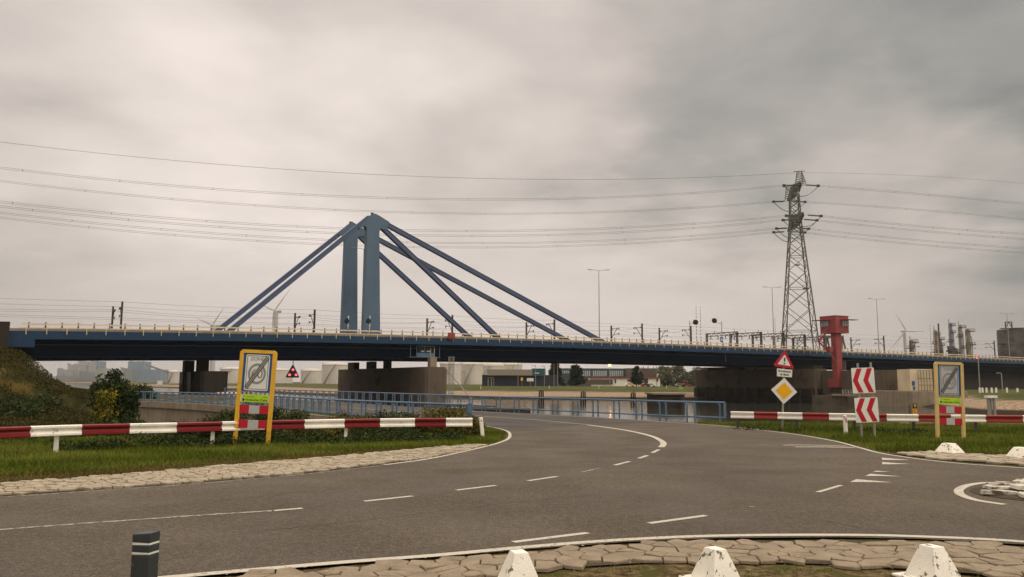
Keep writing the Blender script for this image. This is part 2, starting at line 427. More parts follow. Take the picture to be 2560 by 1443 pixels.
# near railing / retaining wall line (world), from the far left to the right end
wall_line = [tuple(G(a, b).xy) for a, b in ((338, 1002.5), (450, 1007), (585, 1015), (700, 1025), (830, 1040), (1000, 1052), (1172, 1064))]
dep_poly = [(-160, 30)] + [(-100, 29)] + pxy([(-200, 1118), (200, 1108), (560, 1098), (900, 1092), (1100, 1090)]) + [wall_line[-1]] + []
dep_poly = dep_poly[:7] + [(x + .75, y + .75) for x, y in reversed(wall_line)] + [(-52, 98), (-160, 140)]
def height(P):
    X, Y = P[:, 0], P[:, 1]
    ins = inside(P, water_poly); dn = seg_dist(P, near_shore); df = seg_dist(P, far_shore)
    sn = np.where(ins, -dn, dn); sf = np.where(ins, -df, df)
    isfar = df < dn
    # near bank: steep
    hn = -3.0 + 3.0 * sst((dn + 0.0) / 3.5) ; hn = np.where(ins, -3.0 - np.minimum(dn, 8) * .2, hn)
    # far bank: stone slope, grass slope, crest
    sl = np.clip((Y - 120) / 110, .45, 1)
    hf = np.interp(df / sl, [0, 17, 48, 90], [-3.0, -.9, .35, .55]); hf = np.where(ins, -3.0 - np.minimum(df, 8) * .2, hf)
    h = np.where(isfar, hf, hn)
    # left depression below the retaining wall and the embankment
    dpi = inside(P, dep_poly); dd = seg_dist(P, dep_poly[2:7]); dw = seg_dist(P, wall_line)
    dep = -2.3 * np.clip(dd / 14, 0, 1) * sst((130 - Y) / 40)
    h = np.where(dpi & ~isfar & (~ins), dep, h)
    land = ~isfar & ~ins
    sb = (X - BO.x) * BE.x + (Y - BO.y) * BE.y; ob = (X - BO.x) * BN.x + (Y - BO.y) * BN.y
    mound = 5.0 * sst((9 - sb) / 9) * sst((ob + 28) / 28) + 1.5 * sst((14 - sb) / 16) * sst((ob + 52) / 40)
    h = np.where(land & (Y > 40), h + mound, h)
    stone = np.where(isfar, sst((21 * sl - df) / (3 * sl)), sst((3.6 - dn) / .8) * (Y < 100)); stone = np.where(ins, 1, stone)
    weed = np.where(land & (X < -8) & (Y > 27) & dpi, 1.0, 0.0); weed = np.maximum(weed, np.where(land & (X < -30) & (Y > 60), .9, 0))
    # under the bridge nothing grows
    s = (X - BO.x) * BE.x + (Y - BO.y) * BE.y; off = (X - BO.x) * BN.x + (Y - BO.y) * BN.y
    soil = np.where((Y < 10.5) & (Y > -40), 1.0, 0.0)
    soil = np.maximum(soil, np.where((off > 2) & (off < 36) & (s > 190), .8, 0))
    return h, stone, weed, soil
def axis(fine, grow, lim, step):
    a = [0.0]; st = step
    while a[-1] < lim:
        if a[-1] > fine: st *= grow
        a.append(a[-1] + st)
    return np.array(a)
gx = axis(30, 1.045, 9000, .45); gx = np.concatenate([-gx[:0:-1], gx])
gy = axis(62, 1.022, 12000, .45) - 8
XX, YY = np.meshgrid(gx, gy); PP = np.stack([XX.ravel(), YY.ravel()], 1)
hh, stn, wed, soi = height(PP)
nzs = (np.sin(PP[:, 0] * 1.7 + np.sin(PP[:, 1] * 1.1) * 2) * np.cos(PP[:, 1] * 1.9 + np.cos(PP[:, 0] * .8) * 2))
hh = hh + nzs * .03 * np.clip(wed * 6 + .3, 0, 6) * (1 - np.clip(stn, 0, 1)) - .025
def np_mesh(name, V, Fq, mats, attrs=None, smooth=False):
    me = bpy.data.meshes.new(name); k = Fq.shape[1]
    me.vertices.add(len(V)); me.vertices.foreach_set('co', V.astype(np.float32).ravel())
    me.loops.add(Fq.size); me.loops.foreach_set('vertex_index', Fq.astype(np.int32).ravel())
    me.polygons.add(len(Fq)); me.polygons.foreach_set('loop_start', np.arange(0, Fq.size, k, dtype=np.int32))
    try: me.polygons.foreach_set('loop_total', np.full(len(Fq), k, np.int32))
    except Exception: pass
    me.update(calc_edges=True)
    for nm, arr in (attrs or {}).items():
        a = me.attributes.new(nm, 'FLOAT', 'POINT'); a.data.foreach_set('value', arr.astype(np.float32))
    for mt in (mats if isinstance(mats, list) else [mats]): me.materials.append(mt)
    if smooth: me.polygons.foreach_set('use_smooth', np.ones(len(Fq), bool))
    return me
ny, nx = XX.shape
idx = np.arange(ny * nx).reshape(ny, nx)
FQ = np.stack([idx[:-1, :-1].ravel(), idx[:-1, 1:].ravel(), idx[1:, 1:].ravel(), idx[1:, :-1].ravel()], 1)
g = link('ground', np_mesh('ground', np.column_stack([PP, hh]), FQ, M['ground'], {'stone': stn, 'weed': wed, 'soil': soi}, True))
g['kind'] = 'structure'
def hz(x, y): return float(height(np.array([[x, y]]))[0][0]) - .02
mb = MB(); wp = [(-9000, 15), (9000, 15), (9000, 12000), (-9000, 12000)]
mb.add([(x, y, -3.0) for x, y in wp], [(0, 1, 2, 3)]); struct('water', mb, M['water'])

# ------------------------------------------------------------------ roads, markings, paving
joint = [(1262, 1073), (1330, 1070), (1465, 1062), (1640, 1055), (1700, 1056.5)]
near_edge = [(-400, 1552), (0, 1493), (200, 1467), (420, 1447), (600, 1431), (860, 1410), (1100, 1392), (1330, 1372), (1560, 1355), (1800, 1345), (2100, 1343), (2300, 1347), (2560, 1361), (3000, 1400), (3600, 1480)]
right_edge = [(3600, 1240), (3000, 1199), (2560, 1168), (2400, 1157), (2290, 1145), (2200, 1131), (2150, 1118), (2090, 1102), (2000, 1086), (1900, 1073.5), (1800, 1063), (1700, 1056.5)]
isl_edge = [(1262, 1073), (1276, 1080), (1280, 1088), (1277, 1096), (1262, 1104), (1225, 1114), (1150, 1131), (1060, 1148), (900, 1168), (720, 1188), (440, 1211), (250, 1224), (0, 1241), (-300, 1262), (-700, 1290)]
mb = MB(); poly = near_edge + right_edge + list(reversed(joint[1:-1])) + isl_edge
mb.add([G(a, b, .004) for a, b in poly], [tuple(range(len(poly)))]); struct('road', mb, M['asphalt'])
low = joint[::-1] + [(1240, 1068.5), (1210, 1065.5), (1172, 1063), (1000, 1051.5), (830, 1039), (700, 1024.5), (585, 1014.5), (450, 1006.6), (338, 1002), (240, 991), (150, 983)]
low += [(120, 976), (185, 976.5), (300, 981), (560, 989.5), (700, 996.5), (850, 1005), (1000, 1015), (1200, 1028), (1300, 1033), (1420, 1038.5), (1560, 1047)]
mb = MB(); mb.add([G(a, b, .004) for a, b in low], [tuple(range(len(low)))]); struct('lower_road', mb, M['asphalt_dark'])
def smooth_pts(pts, n=8):
    """Catmull-Rom through 2D/3D points"""
    P = [Vector(p) for p in pts]; out = []
    for i in range(len(P) - 1):
        p0 = P[max(i - 1, 0)]; p1 = P[i]; p2 = P[i + 1]; p3 = P[min(i + 2, len(P) - 1)]
        for k in range(n):
            t = k / n
            out.append(.5 * ((2 * p1) + (p2 - p0) * t + (2 * p0 - 5 * p1 + 4 * p2 - p3) * t * t + (3 * p1 - p0 - 3 * p2 + p3) * t ** 3))
    out.append(P[-1]); return out
def ribbon(mb, px, w, z=.008, n=8, world=False):
    pts = px if world else [G(a, b, z) for a, b in px]
    if len(pts) > 2: pts = smooth_pts(pts, n)
    vs = []
    for i, p in enumerate(pts):
        a = (pts[min(i + 1, len(pts) - 1)] - pts[max(i - 1, 0)]); a.z = 0; a.normalize(); nn = Vector((-a.y, a.x, 0))
        vs += [(p.x + nn.x * w / 2, p.y + nn.y * w / 2, z), (p.x - nn.x * w / 2, p.y - nn.y * w / 2, z)]
    mb.add(vs, [(2 * i, 2 * i + 1, 2 * i + 3, 2 * i + 2) for i in range(len(pts) - 1)])
mk = MB()
ribbon(mk, [(-400, 1546), (0, 1488), (200, 1463), (420, 1443), (600, 1427), (860, 1405), (1100, 1387), (1330, 1366), (1560, 1349), (1800, 1339), (2100, 1337), (2300, 1341), (2560, 1354), (3000, 1394)], .15)
for a, b, w in [((1201, 1040), (1468, 1061.5), .10)]: ribbon(mk, [(1201, 1040.5), (1330, 1049), (1466, 1061.5)], .10)
ribbon(mk, [(1468, 1062), (1560, 1075), (1622, 1088.5), (1650, 1100), (1659, 1109), (1653, 1118)], .2)
for q in [[(1647, 1124), (1631, 1132)], [(1619, 1138.5), (1597, 1146)], [(1574, 1153.5), (1537, 1163)], [(1393, 1191), (1320, 1202)],
          [(1239, 1213.5), (1140, 1225.5)], [(1031, 1240), (911, 1253)], [(756, 1270.5), (685, 1276.5)], [(1766, 1288.5), (1623, 1308)],
          [(1470, 1332), (1283, 1355)]]: ribbon(mk, q, .115)
for q in [[(2204, 1144.5), (2276, 1150), (2206, 1150)], [(2205, 1155), (2240, 1158), (2277, 1160), (2206, 1161)], [(2163, 1190), (2176, 1184.5), (2192, 1186), (2256, 1191.5), (2200, 1190)],
          [(2125, 1205), (2141, 1198), (2231, 1206)], [(2037, 1230), (2052, 1230.5), (2109, 1213.5), (2097, 1212.5)], [(2182, 1180), (2192, 1177), (2226, 1179.5)]]:
    mk.add([G(a, b, .008) for a, b in q], [tuple(range(len(q)))])
ribbon(mk, [(1958, 1113), (2010, 1112.6), (2118, 1115.5)], .16); ribbon(mk, [(1988, 1117.4), (2060, 1117.6), (2137, 1119)], .2)
ribbon(mk, [(2515, 1205.5), (2460, 1207), (2420, 1213), (2400, 1222), (2397, 1231), (2410, 1240), (2445, 1251), (2512, 1261)], .16)
# solid edge lines round the island and along the far kerb
ribbon(mk, [(1190, 1063.5), (1212, 1065.5), (1245, 1071), (1268, 1078), (1275, 1087), (1270, 1097), (1250, 1106), (1215, 1116), (1140, 1133), (1060, 1149), (960, 1162)], .12)
ribbon(mk, [(3000, 1203), (2560, 1170), (2400, 1158.5), (2290, 1146.5), (2200, 1132.5), (2150, 1119.5), (2090, 1103.5), (2000, 1087.5), (1900, 1075), (1800, 1064.5), (1700, 1057.5), (1560, 1048.5), (1420, 1039.8), (1300, 1034.5), (1150, 1026.5)], .12)
ribbon(mk, [(830, 1034), (1000, 1046), (1120, 1052.5)], .1); ribbon(mk, [(585, 1011.5), (700, 1021.5), (830, 1034)], .1)
ribbon(mk, [(560, 1001), (700, 1008), (850, 1017), (1000, 1029), (1100, 1034.5), (1200, 1040)], .1)
struct('road_markings', mk, M['road_paint'])
mk = MB()
ribbon(mk, [(680, 1277), (500, 1288), (330, 1300), (160, 1312), (0, 1324), (-300, 1347)], .10)
ribbon(mk, [(1500, 1170.5), (1455, 1180)], .08); ribbon(mk, [(950, 1164.5), (720, 1190), (440, 1213.5), (250, 1226.5), (0, 1243.5)], .05)
ribbon(mk, [(1872, 1266), (1888, 1266.5)], .07); ribbon(mk, [(1900, 1112), (1935, 1113.5)], .1)
struct('worn_markings', mk, M['road_paint_worn'])

mk = MB()
for q, w in (([(1090, 1178), (1200, 1172), (1340, 1166), (1450, 1168)], .035), ([(620, 1330), (900, 1302), (1230, 1262), (1500, 1236)], .02), ([(2050, 1300), (2220, 1330), (2330, 1343)], .025),
             ([(1560, 1140), (1700, 1168), (1900, 1180), (2120, 1172)], .03), ([(300, 1272), (520, 1256), (760, 1228)], .02)):
    ribbon(mk, q, w, .006)
struct('tar_seams', mk, mat('tar', S(44, 40, 34), .7, .2, 8, col2=S(84, 76, 62), patch=(.45, .6, 3)))
def clip(poly, nx_, ny_, c):
    out = []
    for i in range(len(poly)):
        a = poly[i]; b = poly[(i + 1) % len(poly)]
        da = a[0] * nx_ + a[1] * ny_ - c; db = b[0] * nx_ + b[1] * ny_ - c
        if da <= 0: out.append(a)
        if (da < 0) != (db < 0):
            t = da / (da - db); out.append((a[0] + (b[0] - a[0]) * t, a[1] + (b[1] - a[1]) * t))
    return out
def cobbles(name, region, size, m_, jitter=.42, gap=.018, zt=.035, aspect=(1, 1), zf=None, seed=1, base=True):
    """paving of irregular stones: one voronoi cell per stone, each a raised bevelled slab"""
    r = random.Random(seed); xs = [p[0] for p in region]; ys = [p[1] for p in region]
    sx, sy = size * aspect[0], size * aspect[1]; pts = {}
    i0, i1 = int(min(xs) / sx) - 2, int(max(xs) / sx) + 2; j0, j1 = int(min(ys) / sy) - 2, int(max(ys) / sy) + 2
    for i in range(i0, i1):
        for j in range(j0, j1):
            pts[i, j] = ((i + (j % 2) * .5 + r.uniform(-jitter, jitter)) * sx, (j + r.uniform(-jitter, jitter)) * sy)
    keys = [k for k, ok in zip(pts, inside(np.array(list(pts.values())), region)) if ok]
    mb = MB()
    for (i, j) in keys:
        c = pts[i, j]; poly = [(c[0] - sx * 2, c[1] - sy * 2), (c[0] + sx * 2, c[1] - sy * 2), (c[0] + sx * 2, c[1] + sy * 2), (c[0] - sx * 2, c[1] + sy * 2)]
        for di in (-2, -1, 0, 1, 2):
            for dj in (-2, -1, 0, 1, 2):
                q = pts.get((i + di, j + dj))
                if q is None or (di == 0 and dj == 0): continue
                nx_, ny_ = q[0] - c[0], q[1] - c[1]; L = math.hypot(nx_, ny_); nx_ /= L; ny_ /= L
                poly = clip(poly, nx_, ny_, ((q[0] + c[0]) * nx_ + (q[1] + c[1]) * ny_) / 2 - gap / 2)
                if len(poly) < 3: break
            if len(poly) < 3: break
        if len(poly) < 3: continue
        cx = sum(p[0] for p in poly) / len(poly); cy = sum(p[1] for p in poly) / len(poly)
        zz = zt + r.uniform(-.008, .008); tx, ty = r.uniform(-.05, .05), r.uniform(-.05, .05); n = len(poly); b0 = zf(cx, cy) if zf else 0
        def ring(k, z): return [(cx + (p[0] - cx) * k, cy + (p[1] - cy) * k, b0 + z + (tx * (p[0] - cx) + ty * (p[1] - cy)) * (1 if z > 0 else 0)) for p in poly]
        vs = ring(1, -.01) + ring(.985, zz - .007) + ring(.94, zz)
        fs = [(a * n + q, a * n + (q + 1) % n, (a + 1) * n + (q + 1) % n, (a + 1) * n + q) for a in (0, 1) for q in range(n)] + [tuple(range(2 * n, 3 * n))]
        mb.add(vs, fs)
    o = struct(name, mb, m_, smooth=False)
    if base:
        b = MB(); b.add([(x, y, .002) for x, y in region], [tuple(range(len(region)))]); struct(name + '_bed', b, M['mortar'])
    return o
left_strip = pxy([(-300, 1262), (0, 1240), (250, 1223), (440, 1210), (720, 1187), (900, 1167), (1060, 1147), (1150, 1130), (1222, 1114), (1190, 1112.5), (1130, 1116), (1060, 1122), (900, 1137), (720, 1152), (560, 1165), (400, 1180), (250, 1192), (120, 1202), (0, 1210), (-300, 1230)])
cobbles('stone_verge', left_strip, .265, M['stone_pale'], .46, .026, .035, (1.0, .62), seed=3)
near_strip = pxy([(-100, 1540), (420, 1462), (600, 1442), (860, 1419), (1100, 1401), (1330, 1381), (1560, 1364), (1800, 1354), (2100, 1352), (2300, 1356), (2560, 1371), (3000, 1405),
                  (3000, 1480), (2560, 1443), (2300, 1424), (2050, 1410), (1800, 1404), (1600, 1408), (1400, 1420), (1210, 1441), (1000, 1466), (600, 1520), (-100, 1660)])
cobbles('stone_paving', near_strip, .30, M['stone_grey'], .40, .014, .024, (1.0, .78), seed=5)
right_strip = pxy([(2215, 1133), (2290, 1141), (2400, 1152), (2560, 1163), (2900, 1186), (2900, 1160), (2560, 1142), (2440, 1137), (2330, 1133)])
cobbles('stone_kerb_paving', right_strip, .42, M['stone_pale'], .38, .03, .04, (1.0, .7), seed=8)

# splitter island: low dome of white painted cobbles
ic = G(2668, 1238); 
def dome(x, y): 
    r2 = ((x - ic.x) / 1.55) ** 2 + ((y - ic.y) / 1.25) ** 2
    return .20 * max(0, 1 - r2)
reg = [(ic.x + 1.5 * math.cos(a), ic.y + 1.2 * math.sin(a)) for a in [i * math.pi / 16 for i in range(32)]]
o = cobbles('island_mound', reg, .46, M['stone_white'], .25, .02, .05, (1.2, .8), zf=dome, seed=11, base=False); del o['kind']
tag(o, 'low rounded island of white painted cobbles on the road at the right edge', 'traffic island')
b = MB(); N_ = 32
vs = [(ic.x, ic.y, .21)]; fs = []
for k, (rr, zz) in enumerate(((.5, .16), (1.0, .012))):
    vs += [(ic.x + 1.62 * rr * math.cos(2 * math.pi * i / N_), ic.y + 1.32 * rr * math.sin(2 * math.pi * i / N_), zz) for i in range(N_)]
fs = [(0, 1 + i, 1 + (i + 1) % N_) for i in range(N_)] + [(1 + i, 1 + N_ + i, 1 + N_ + (i + 1) % N_, 1 + (i + 1) % N_) for i in range(N_)]
b.add(vs, fs); obj('mound_bed', b, M['mortar'], o, smooth=True)

# ------------------------------------------------------------------ bridge
prof = [(25, 827.3), (187, 829), (630, 834.3), (800, 840), (1110, 846.5), (1440, 853.8), (1800, 871), (1900, 874), (2240, 887), (2560, 902)]
ps = [BP(a, b, 0) for a, b in prof]
pc = np.polyfit([p[0] for p in ps], [p[1] for p in ps], 3)
ZT = lambda s: float(np.polyval(pc, min(max(s, -5), 330)))
S0 = BP(24, 830, 0)[0]; S1 = 345.0
SS = list(np.arange(S0, S1, 6.0)) + [S1]
def sweep(mb, sec, s0=None, s1=None, step=6.0, closed=True):
    """sweep a cross-section of (off, dz above fascia top) along the bridge"""
    s0 = S0 if s0 is None else s0; s1 = S1 if s1 is None else s1
    n = max(1, int(round((s1 - s0) / step))); ss = [s0 + (s1 - s0) * i / n for i in range(n + 1)]; k = len(sec)
    vs = [W(s, o_, ZT(s) + dz) for s in ss for o_, dz in sec]
    fs = [(i * k + j, i * k + (j + 1) % k, (i + 1) * k + (j + 1) % k, (i + 1) * k + j) for i in range(n) for j in range(k)]
    fs += [tuple(reversed(range(k))), tuple(range(n * k, (n + 1) * k))]
    return mb.add(vs, fs)
bridge = thing('cable_stayed_bridge', 'long blue bridge with two stay towers crossing the whole picture over the water', 'bridge', W(62, 12, 0))
mb = sweep(MB(), [(0, 0), (0, -1.22), (.25, -1.3), (2.6, -1.45), (2.6, -1.2), (.3, -.6), (.3, 0)]); obj('fascia', mb, M['bridge_blue'], bridge)
mb = sweep(MB(), [(.3, -.12), (2.5, -.5), (25.4, -.5), (26, -.1), (26, .02), (.3, .02)]); obj('deck_slab', mb, M['asphalt_dark'], bridge)
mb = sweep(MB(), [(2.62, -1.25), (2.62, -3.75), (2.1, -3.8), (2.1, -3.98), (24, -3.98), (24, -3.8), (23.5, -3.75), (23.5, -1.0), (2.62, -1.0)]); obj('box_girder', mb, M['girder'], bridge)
mb = MB(); sweep(mb, [(2.28, -1.92), (2.28, -2.0), (2.61, -2.0), (2.61, -1.92)])
obj('stiffener_ledge', mb, M['stay_blue'], bridge)
mb = sweep(MB(), [(.31, .02), (.31, .40), (.55, .46), (.9, .46), (.9, .02)]); obj('kerb', mb, M['kerb_beige'], bridge)
def railing_line(nm, off, base, top, spacing, s0, s1, matp, matr, rails, pw, knob=0):
    r = obj(nm, sweep_rails(off, rails, s0, s1), matr, bridge)
    k = 0; extra = MB(); s = s0 + spacing * .4
    while s < s1:
        p = MB()
        z = ZT(s)
        p.bar(W(s, off - .03, z + base), W(s, off - .03, z + top), pw, .08)
        if knob: p.box(W(s, off, z + top + .06), (.2, .2, .12), math.atan2(BE.y, BE.x)); p.bar(W(s, off, z + base), W(s, off, z + base + .25), pw * 1.9, .16)
        if k < 100: obj('post', p, matp, r)
        else: b0 = len(extra.v); extra.add(p.v, p.f)
        k += 1; s += spacing
    if extra.v: e = obj('post_row', extra, matp, r); e['kind'] = 'stuff'
    return r
def sweep_rails(off, rails, s0, s1):
    m_ = MB()
    for z, h, w, do in rails: sweep(m_, [(off + do, z - h / 2), (off + do, z + h / 2), (off + do + w, z + h / 2), (off + do + w, z - h / 2)], s0, s1)
    return m_
railing_line('edge_railing', -.06, -.52, .48, 2.65, S0 + 1, S1, M['cream'], M['cream'], [(.44, .12, .08, 0)], .11)
railing_line('guard_rail', 1.5, .40, 1.27, 2.18, S0 + 1.5, S1, M['olive_post'], M['cream'], [(1.10, .22, .06, -.12), (.58, .05, .05, 0)], .17, 1)
# support towers, heads and stays; pixels are turned into points on the two stay planes
def head_outline(pts, off): return [W(s, off, z) for s, z in (BP(780 + a / 4.009, 500 + b / 4.009, off) for a, b in pts)]
OFN, OFF_ = 12.0, 22.6
def tower(off, base, left, right, headpts, label):
    s0, z0 = BP(*base[0], off); s1, z1 = BP(*base[1], off)
    zt_l = BP(*left, off); zt_r = BP(*right, off)
    zb = ZT(s0) - .1; dl = (zb - z0) / (zt_l[1] - z0)
    mb = MB()
    o_ = [W(s0 + (zt_l[0] - s0) * dl, off, zb), W(s1, off, zb), W(zt_r[0], off, zt_r[1]), W(zt_l[0], off, zt_l[1])]
    mb.prism(o_, BN, 1.3)
    t = obj('tower', mb, M['tower_blue'], bridge, bevel=.05); t['label'] = label
    mb = MB(); h = [W(s, off - .012, z) for s, z in (BP(780 + a / 4.009, 500 + b / 4.009, off) for a, b in headpts)]
    mb.prism(h, BN, 1.324); hd = obj('tower_head', mb, M['tower_blue'], t)
    pk = BP(780 + headpts[0][0] / 4.009, 500 + headpts[0][1] / 4.009, off)
    k = MB(); k.box(W(pk[0], off + .6, pk[1] + .1), (.5, .4, .35)); obj('beacon', k, M['steel_dark'], t)
    return t
nh = [(615, 137), (640, 139), (672, 156), (778, 222), (770, 250), (752, 282), (738, 302), (712, 290), (692, 287), (680, 303), (676, 330), (676, 420), (552, 420), (551, 330), (553, 300), (548, 278), (535, 264), (515, 264), (500, 276), (480, 292), (468, 268), (540, 205), (590, 152)]
fh = [(396, 226), (420, 228), (450, 246), (500, 278), (548, 300), (552, 345), (540, 370), (500, 365), (470, 366), (460, 385), (456, 480), (336, 480), (334, 400), (334, 368), (322, 350), (300, 350), (282, 362), (262, 340), (330, 280), (370, 242)]
tN = tower(OFN, ((908.5, 822), (951.5, 822)), (917, 603), (949, 603), nh, 'nearer and taller looking tower of the two')
tF = tower(OFF_, ((855, 822), (895, 822)), (863.4, 610), (894, 610), fh, 'farther tower standing behind the first')
def stay(off, a, b, w=.78, d=1.0):
    p0 = BP(*a, off); p1 = BP(*b, off)
    s0, z0 = p0; s1, z1 = p1; k = (ZT(s1) - .2 - z0) / (z1 - z0)
    q = W(s0, off + .65, z0); r = W(s0 + (s1 - s0) * k, off + .65, z0 + (z1 - z0) * k)
    mb = MB(); mb.bar(q, r, d, w)
    ax = (r - q).normalized(); side = BN; upv = ax.cross(side)
    if upv.z < 0: upv = -upv
    # narrow upper flange
    mb.bar(q + upv * (w / 2 + .05), r + upv * (w / 2 + .05), d + .14, .1)
    return obj('stay', mb, M['stay_blue'], bridge)
stay(OFN, (925, 543), (592, 815)); stay(OFF_, (885, 558), (561, 815))
stay(OFN, (960, 556), (1484, 841)); stay(OFN, (955, 566), (1234, 832))
stay(OFF_, (893, 569), (1396, 838)); stay(OFF_, (890, 580), (1160, 829))
# small fixtures on the bridge side
s, z = BP(1128, 840, -.2); mb = MB(); mb.box(W(s, -.3, z), (1.45, .35, 1.25), math.atan2(BE.y, BE.x)); mb.box(W(s, -.5, z), (1.1, .06, .9), math.atan2(BE.y, BE.x)); obj('switch_box', mb, M['red_box'], bridge, bevel=.04)
BR = math.atan2(BE.y, BE.x)
s, z = BP(1067, 877, .4)
mb = MB()
for ds in (-1.9, -.2, 1.9, 3.0, -3.2):
    mb.bar(W(s + ds, .9, z - 1.3), W(s + ds, .9, z + 1.0), .12)
for zz in (-1.25, -.5, .9): mb.bar(W(s - (3.2 if zz < -1 else 1.9), .9, z + zz), W(s + (3.0 if zz < -1 else 1.9), .9, z + zz), .14)
mb.box(W(s, 1.6, z - 1.25), (6.2, 1.9, .1), BR); mb.box(W(s, .86, z - .85), (3.6, .06, .66), BR)
cr = obj('inspection_cradle', mb, M['rail_blue'], bridge)
k = MB(); k.box(W(s, 1.4, z + .2), (3.0, .8, 1.2), BR); obj('cabin', k, M['black'], cr)
k = MB(); k.box(W(s - .6, .95, z - .1), (.7, .06, .25), BR); k.box(W(s + .6, .95, z - .1), (.7, .06, .25), BR); obj('window', k, M['window'], cr)
mb = MB(); s_, z_ = BP(1813, 893, 2.5); mb.tube([W(s_, 2.4, z_ + .8), W(s_, 2.4, z_ - 1.1)], .07, 6); obj('drain_pipe', mb, M['galv'], bridge)
# railway viaduct behind the road deck (carries the masts)
mb = sweep(MB(), [(26.6, -.3), (26.6, -1.7), (27.2, -2.1), (39, -2.1), (39.6, -1.7), (39.6, -.3)], S0 - 10, S1)
tag(obj('railway_viaduct', mb, M['concrete_dark']), 'railway deck running behind the blue bridge and carrying the overhead line masts', 'viaduct')

# piers
def pier(name, label, nearpx, nearoff, length, width, ztop, zbot=-3.6, mtl='concrete', cap=None):
    s, _ = BP(nearpx, 950, nearoff)
    p = thing(name, label, 'bridge pier', W(s, nearoff, zbot), 'concrete piers carrying the blue bridge')
    mb = MB(); n = 8
    # stadium-like plan: slightly chamfered ends
    c = .5
    pl = [(s + c, nearoff), (s + width - c, nearoff), (s + width, nearoff + c), (s + width, nearoff + length - c), (s + width - c, nearoff + length), (s + c, nearoff + length), (s, nearoff + length - c), (s, nearoff + c)]
    mb.prism([W(a, b_, zbot) for a, b_ in pl], (0, 0, 1), ztop - zbot); obj('shaft', mb, M[mtl], p)
    return p, s
PG = 'concrete piers carrying the blue bridge'
p1, s1_ = pier('bridge_pier', 'long brown concrete pier under the towers with a caged ladder', 1065, -3, 47, 4.6, 4.9)
cm = MB()
for px0, px1 in ((862, 905), (912, 945), (957, 979)):
    u = (px0 + px1) / 2; 
    # find off along the pier's left face where this pixel falls
    best = min(np.arange(-2, 44, .25), key=lambda o_: abs(BP(u, 915, o_)[0] - (s1_ + 2.2)))
    cm = MB(); L_ = 4.2 if px1 - px0 > 40 else (3.0 if px1 - px0 > 30 else 1.7)
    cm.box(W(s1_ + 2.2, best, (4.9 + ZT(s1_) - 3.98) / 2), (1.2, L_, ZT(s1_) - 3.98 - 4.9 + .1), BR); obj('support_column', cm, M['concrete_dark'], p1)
cm = MB(); cm.box(W(s1_ + 2.0, -1.5, 5.85), (1.3, 1.3, 1.9), BR); obj('bearing_block', cm, M['concrete_light'], p1)
for k_ in range(2):
    cm = MB(); cm.tube([W(s1_ + 1.6 + k_ * .8, -1.5, 6.8), W(s1_ + 1.6 + k_ * .8, -1.5, 8.4)], .1, 6); obj('jack', cm, M['galv'], p1)
p0, s0_ = pier('bridge_pier', 'small dark concrete pier at the left with two columns above it', 503, 3, 20, 4.4, 3.75, mtl='concrete_dark')  # darker concrete carries the deep shade of the wide deck in its colour
for pc_ in (471, 506.5):
    o_ = min(np.arange(-2, 44, .25), key=lambda q: abs(BP(pc_, 915, q)[0] - (s0_ + 2.2)))
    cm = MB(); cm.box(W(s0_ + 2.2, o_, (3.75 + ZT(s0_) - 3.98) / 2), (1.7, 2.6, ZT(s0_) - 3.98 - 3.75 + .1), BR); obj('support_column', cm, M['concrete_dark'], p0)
for o_ in (11.0, 18.5):
    cm = MB()
    for q in range(3): cm.bar(W(s0_ - .25 + q * .02, o_ + q * .9, -2.5), W(s0_ - .25, o_ + q * .9, 1.4), .18)
    obj('fender_pile', cm, M['galv'], p0)
    cm = MB(); cm.box(W(s0_ - .1, o_ + 1.2, 2.5), (.3, 3.0, 2.3), BR); obj('recess_shade', cm, M['black'], p0)  # black slab on the pier face, painting the shade of a recess
p2, s2_ = pier('bridge_pier', 'wide brown concrete pier beside the red tower with a dark timber fender', 2040, -3, 44, 5.2, 6.0)
cm = MB(); cm.prism([W(s2_ - .02, -2.4, -3.55), W(s2_ + .5, -3.02, -3.55), W(s2_ + 4.7, -3.02, -3.55), W(s2_ + 5.22, -2.4, -3.55), W(s2_ + 5.22, 41.2, -3.55), W(s2_ - .02, 41.2, -3.55)], (0, 0, 1), 4.3)
obj('tide_band', cm, mat('wet_concrete', S(30, 26, 20), .6, .25, .5, col2=S(60, 52, 38), patch=(.55, .7, .6)), p2)
cm = MB(); cm.bar(W(s2_ - .35, -2, -.6), W(s2_ - .35, 41, -.6), .25, .3); cm.bar(W(s2_ - .35, -2, -2.2), W(s2_ - .35, 41, -2.2), .25, .3)
cm.bar(W(s2_, -3.4, -.6), W(s2_ + 5, -3.4, -.6), .25, .3)
for q in range(12): cm.bar(W(s2_ - .6, -2 + q * 3.7, -4), W(s2_ - .6, -2 + q * 3.7, 1.0), .45)
obj('timber_fender', cm, M['pile_wood'], p2)
for px_ in (1760, 1870, 1898, 1925):
    best = min(np.arange(-2, 44, .25), key=lambda o_: abs(BP(px_, 922, o_)[0] - (s2_ - .1)))
    cm = MB(); cm.box(W(s2_ + .3, best, 6.35), (.6, 2.6 if px_ < 1900 else 5.2, .7), BR); obj('bearing', cm, M['concrete_light'], p2)
cm = MB(); cm.box(W(s2_ + 2.6, 18, 6.4), (3.6, 40, .9), BR); obj('bearing_shelf', cm, M['concrete_dark'], p2)
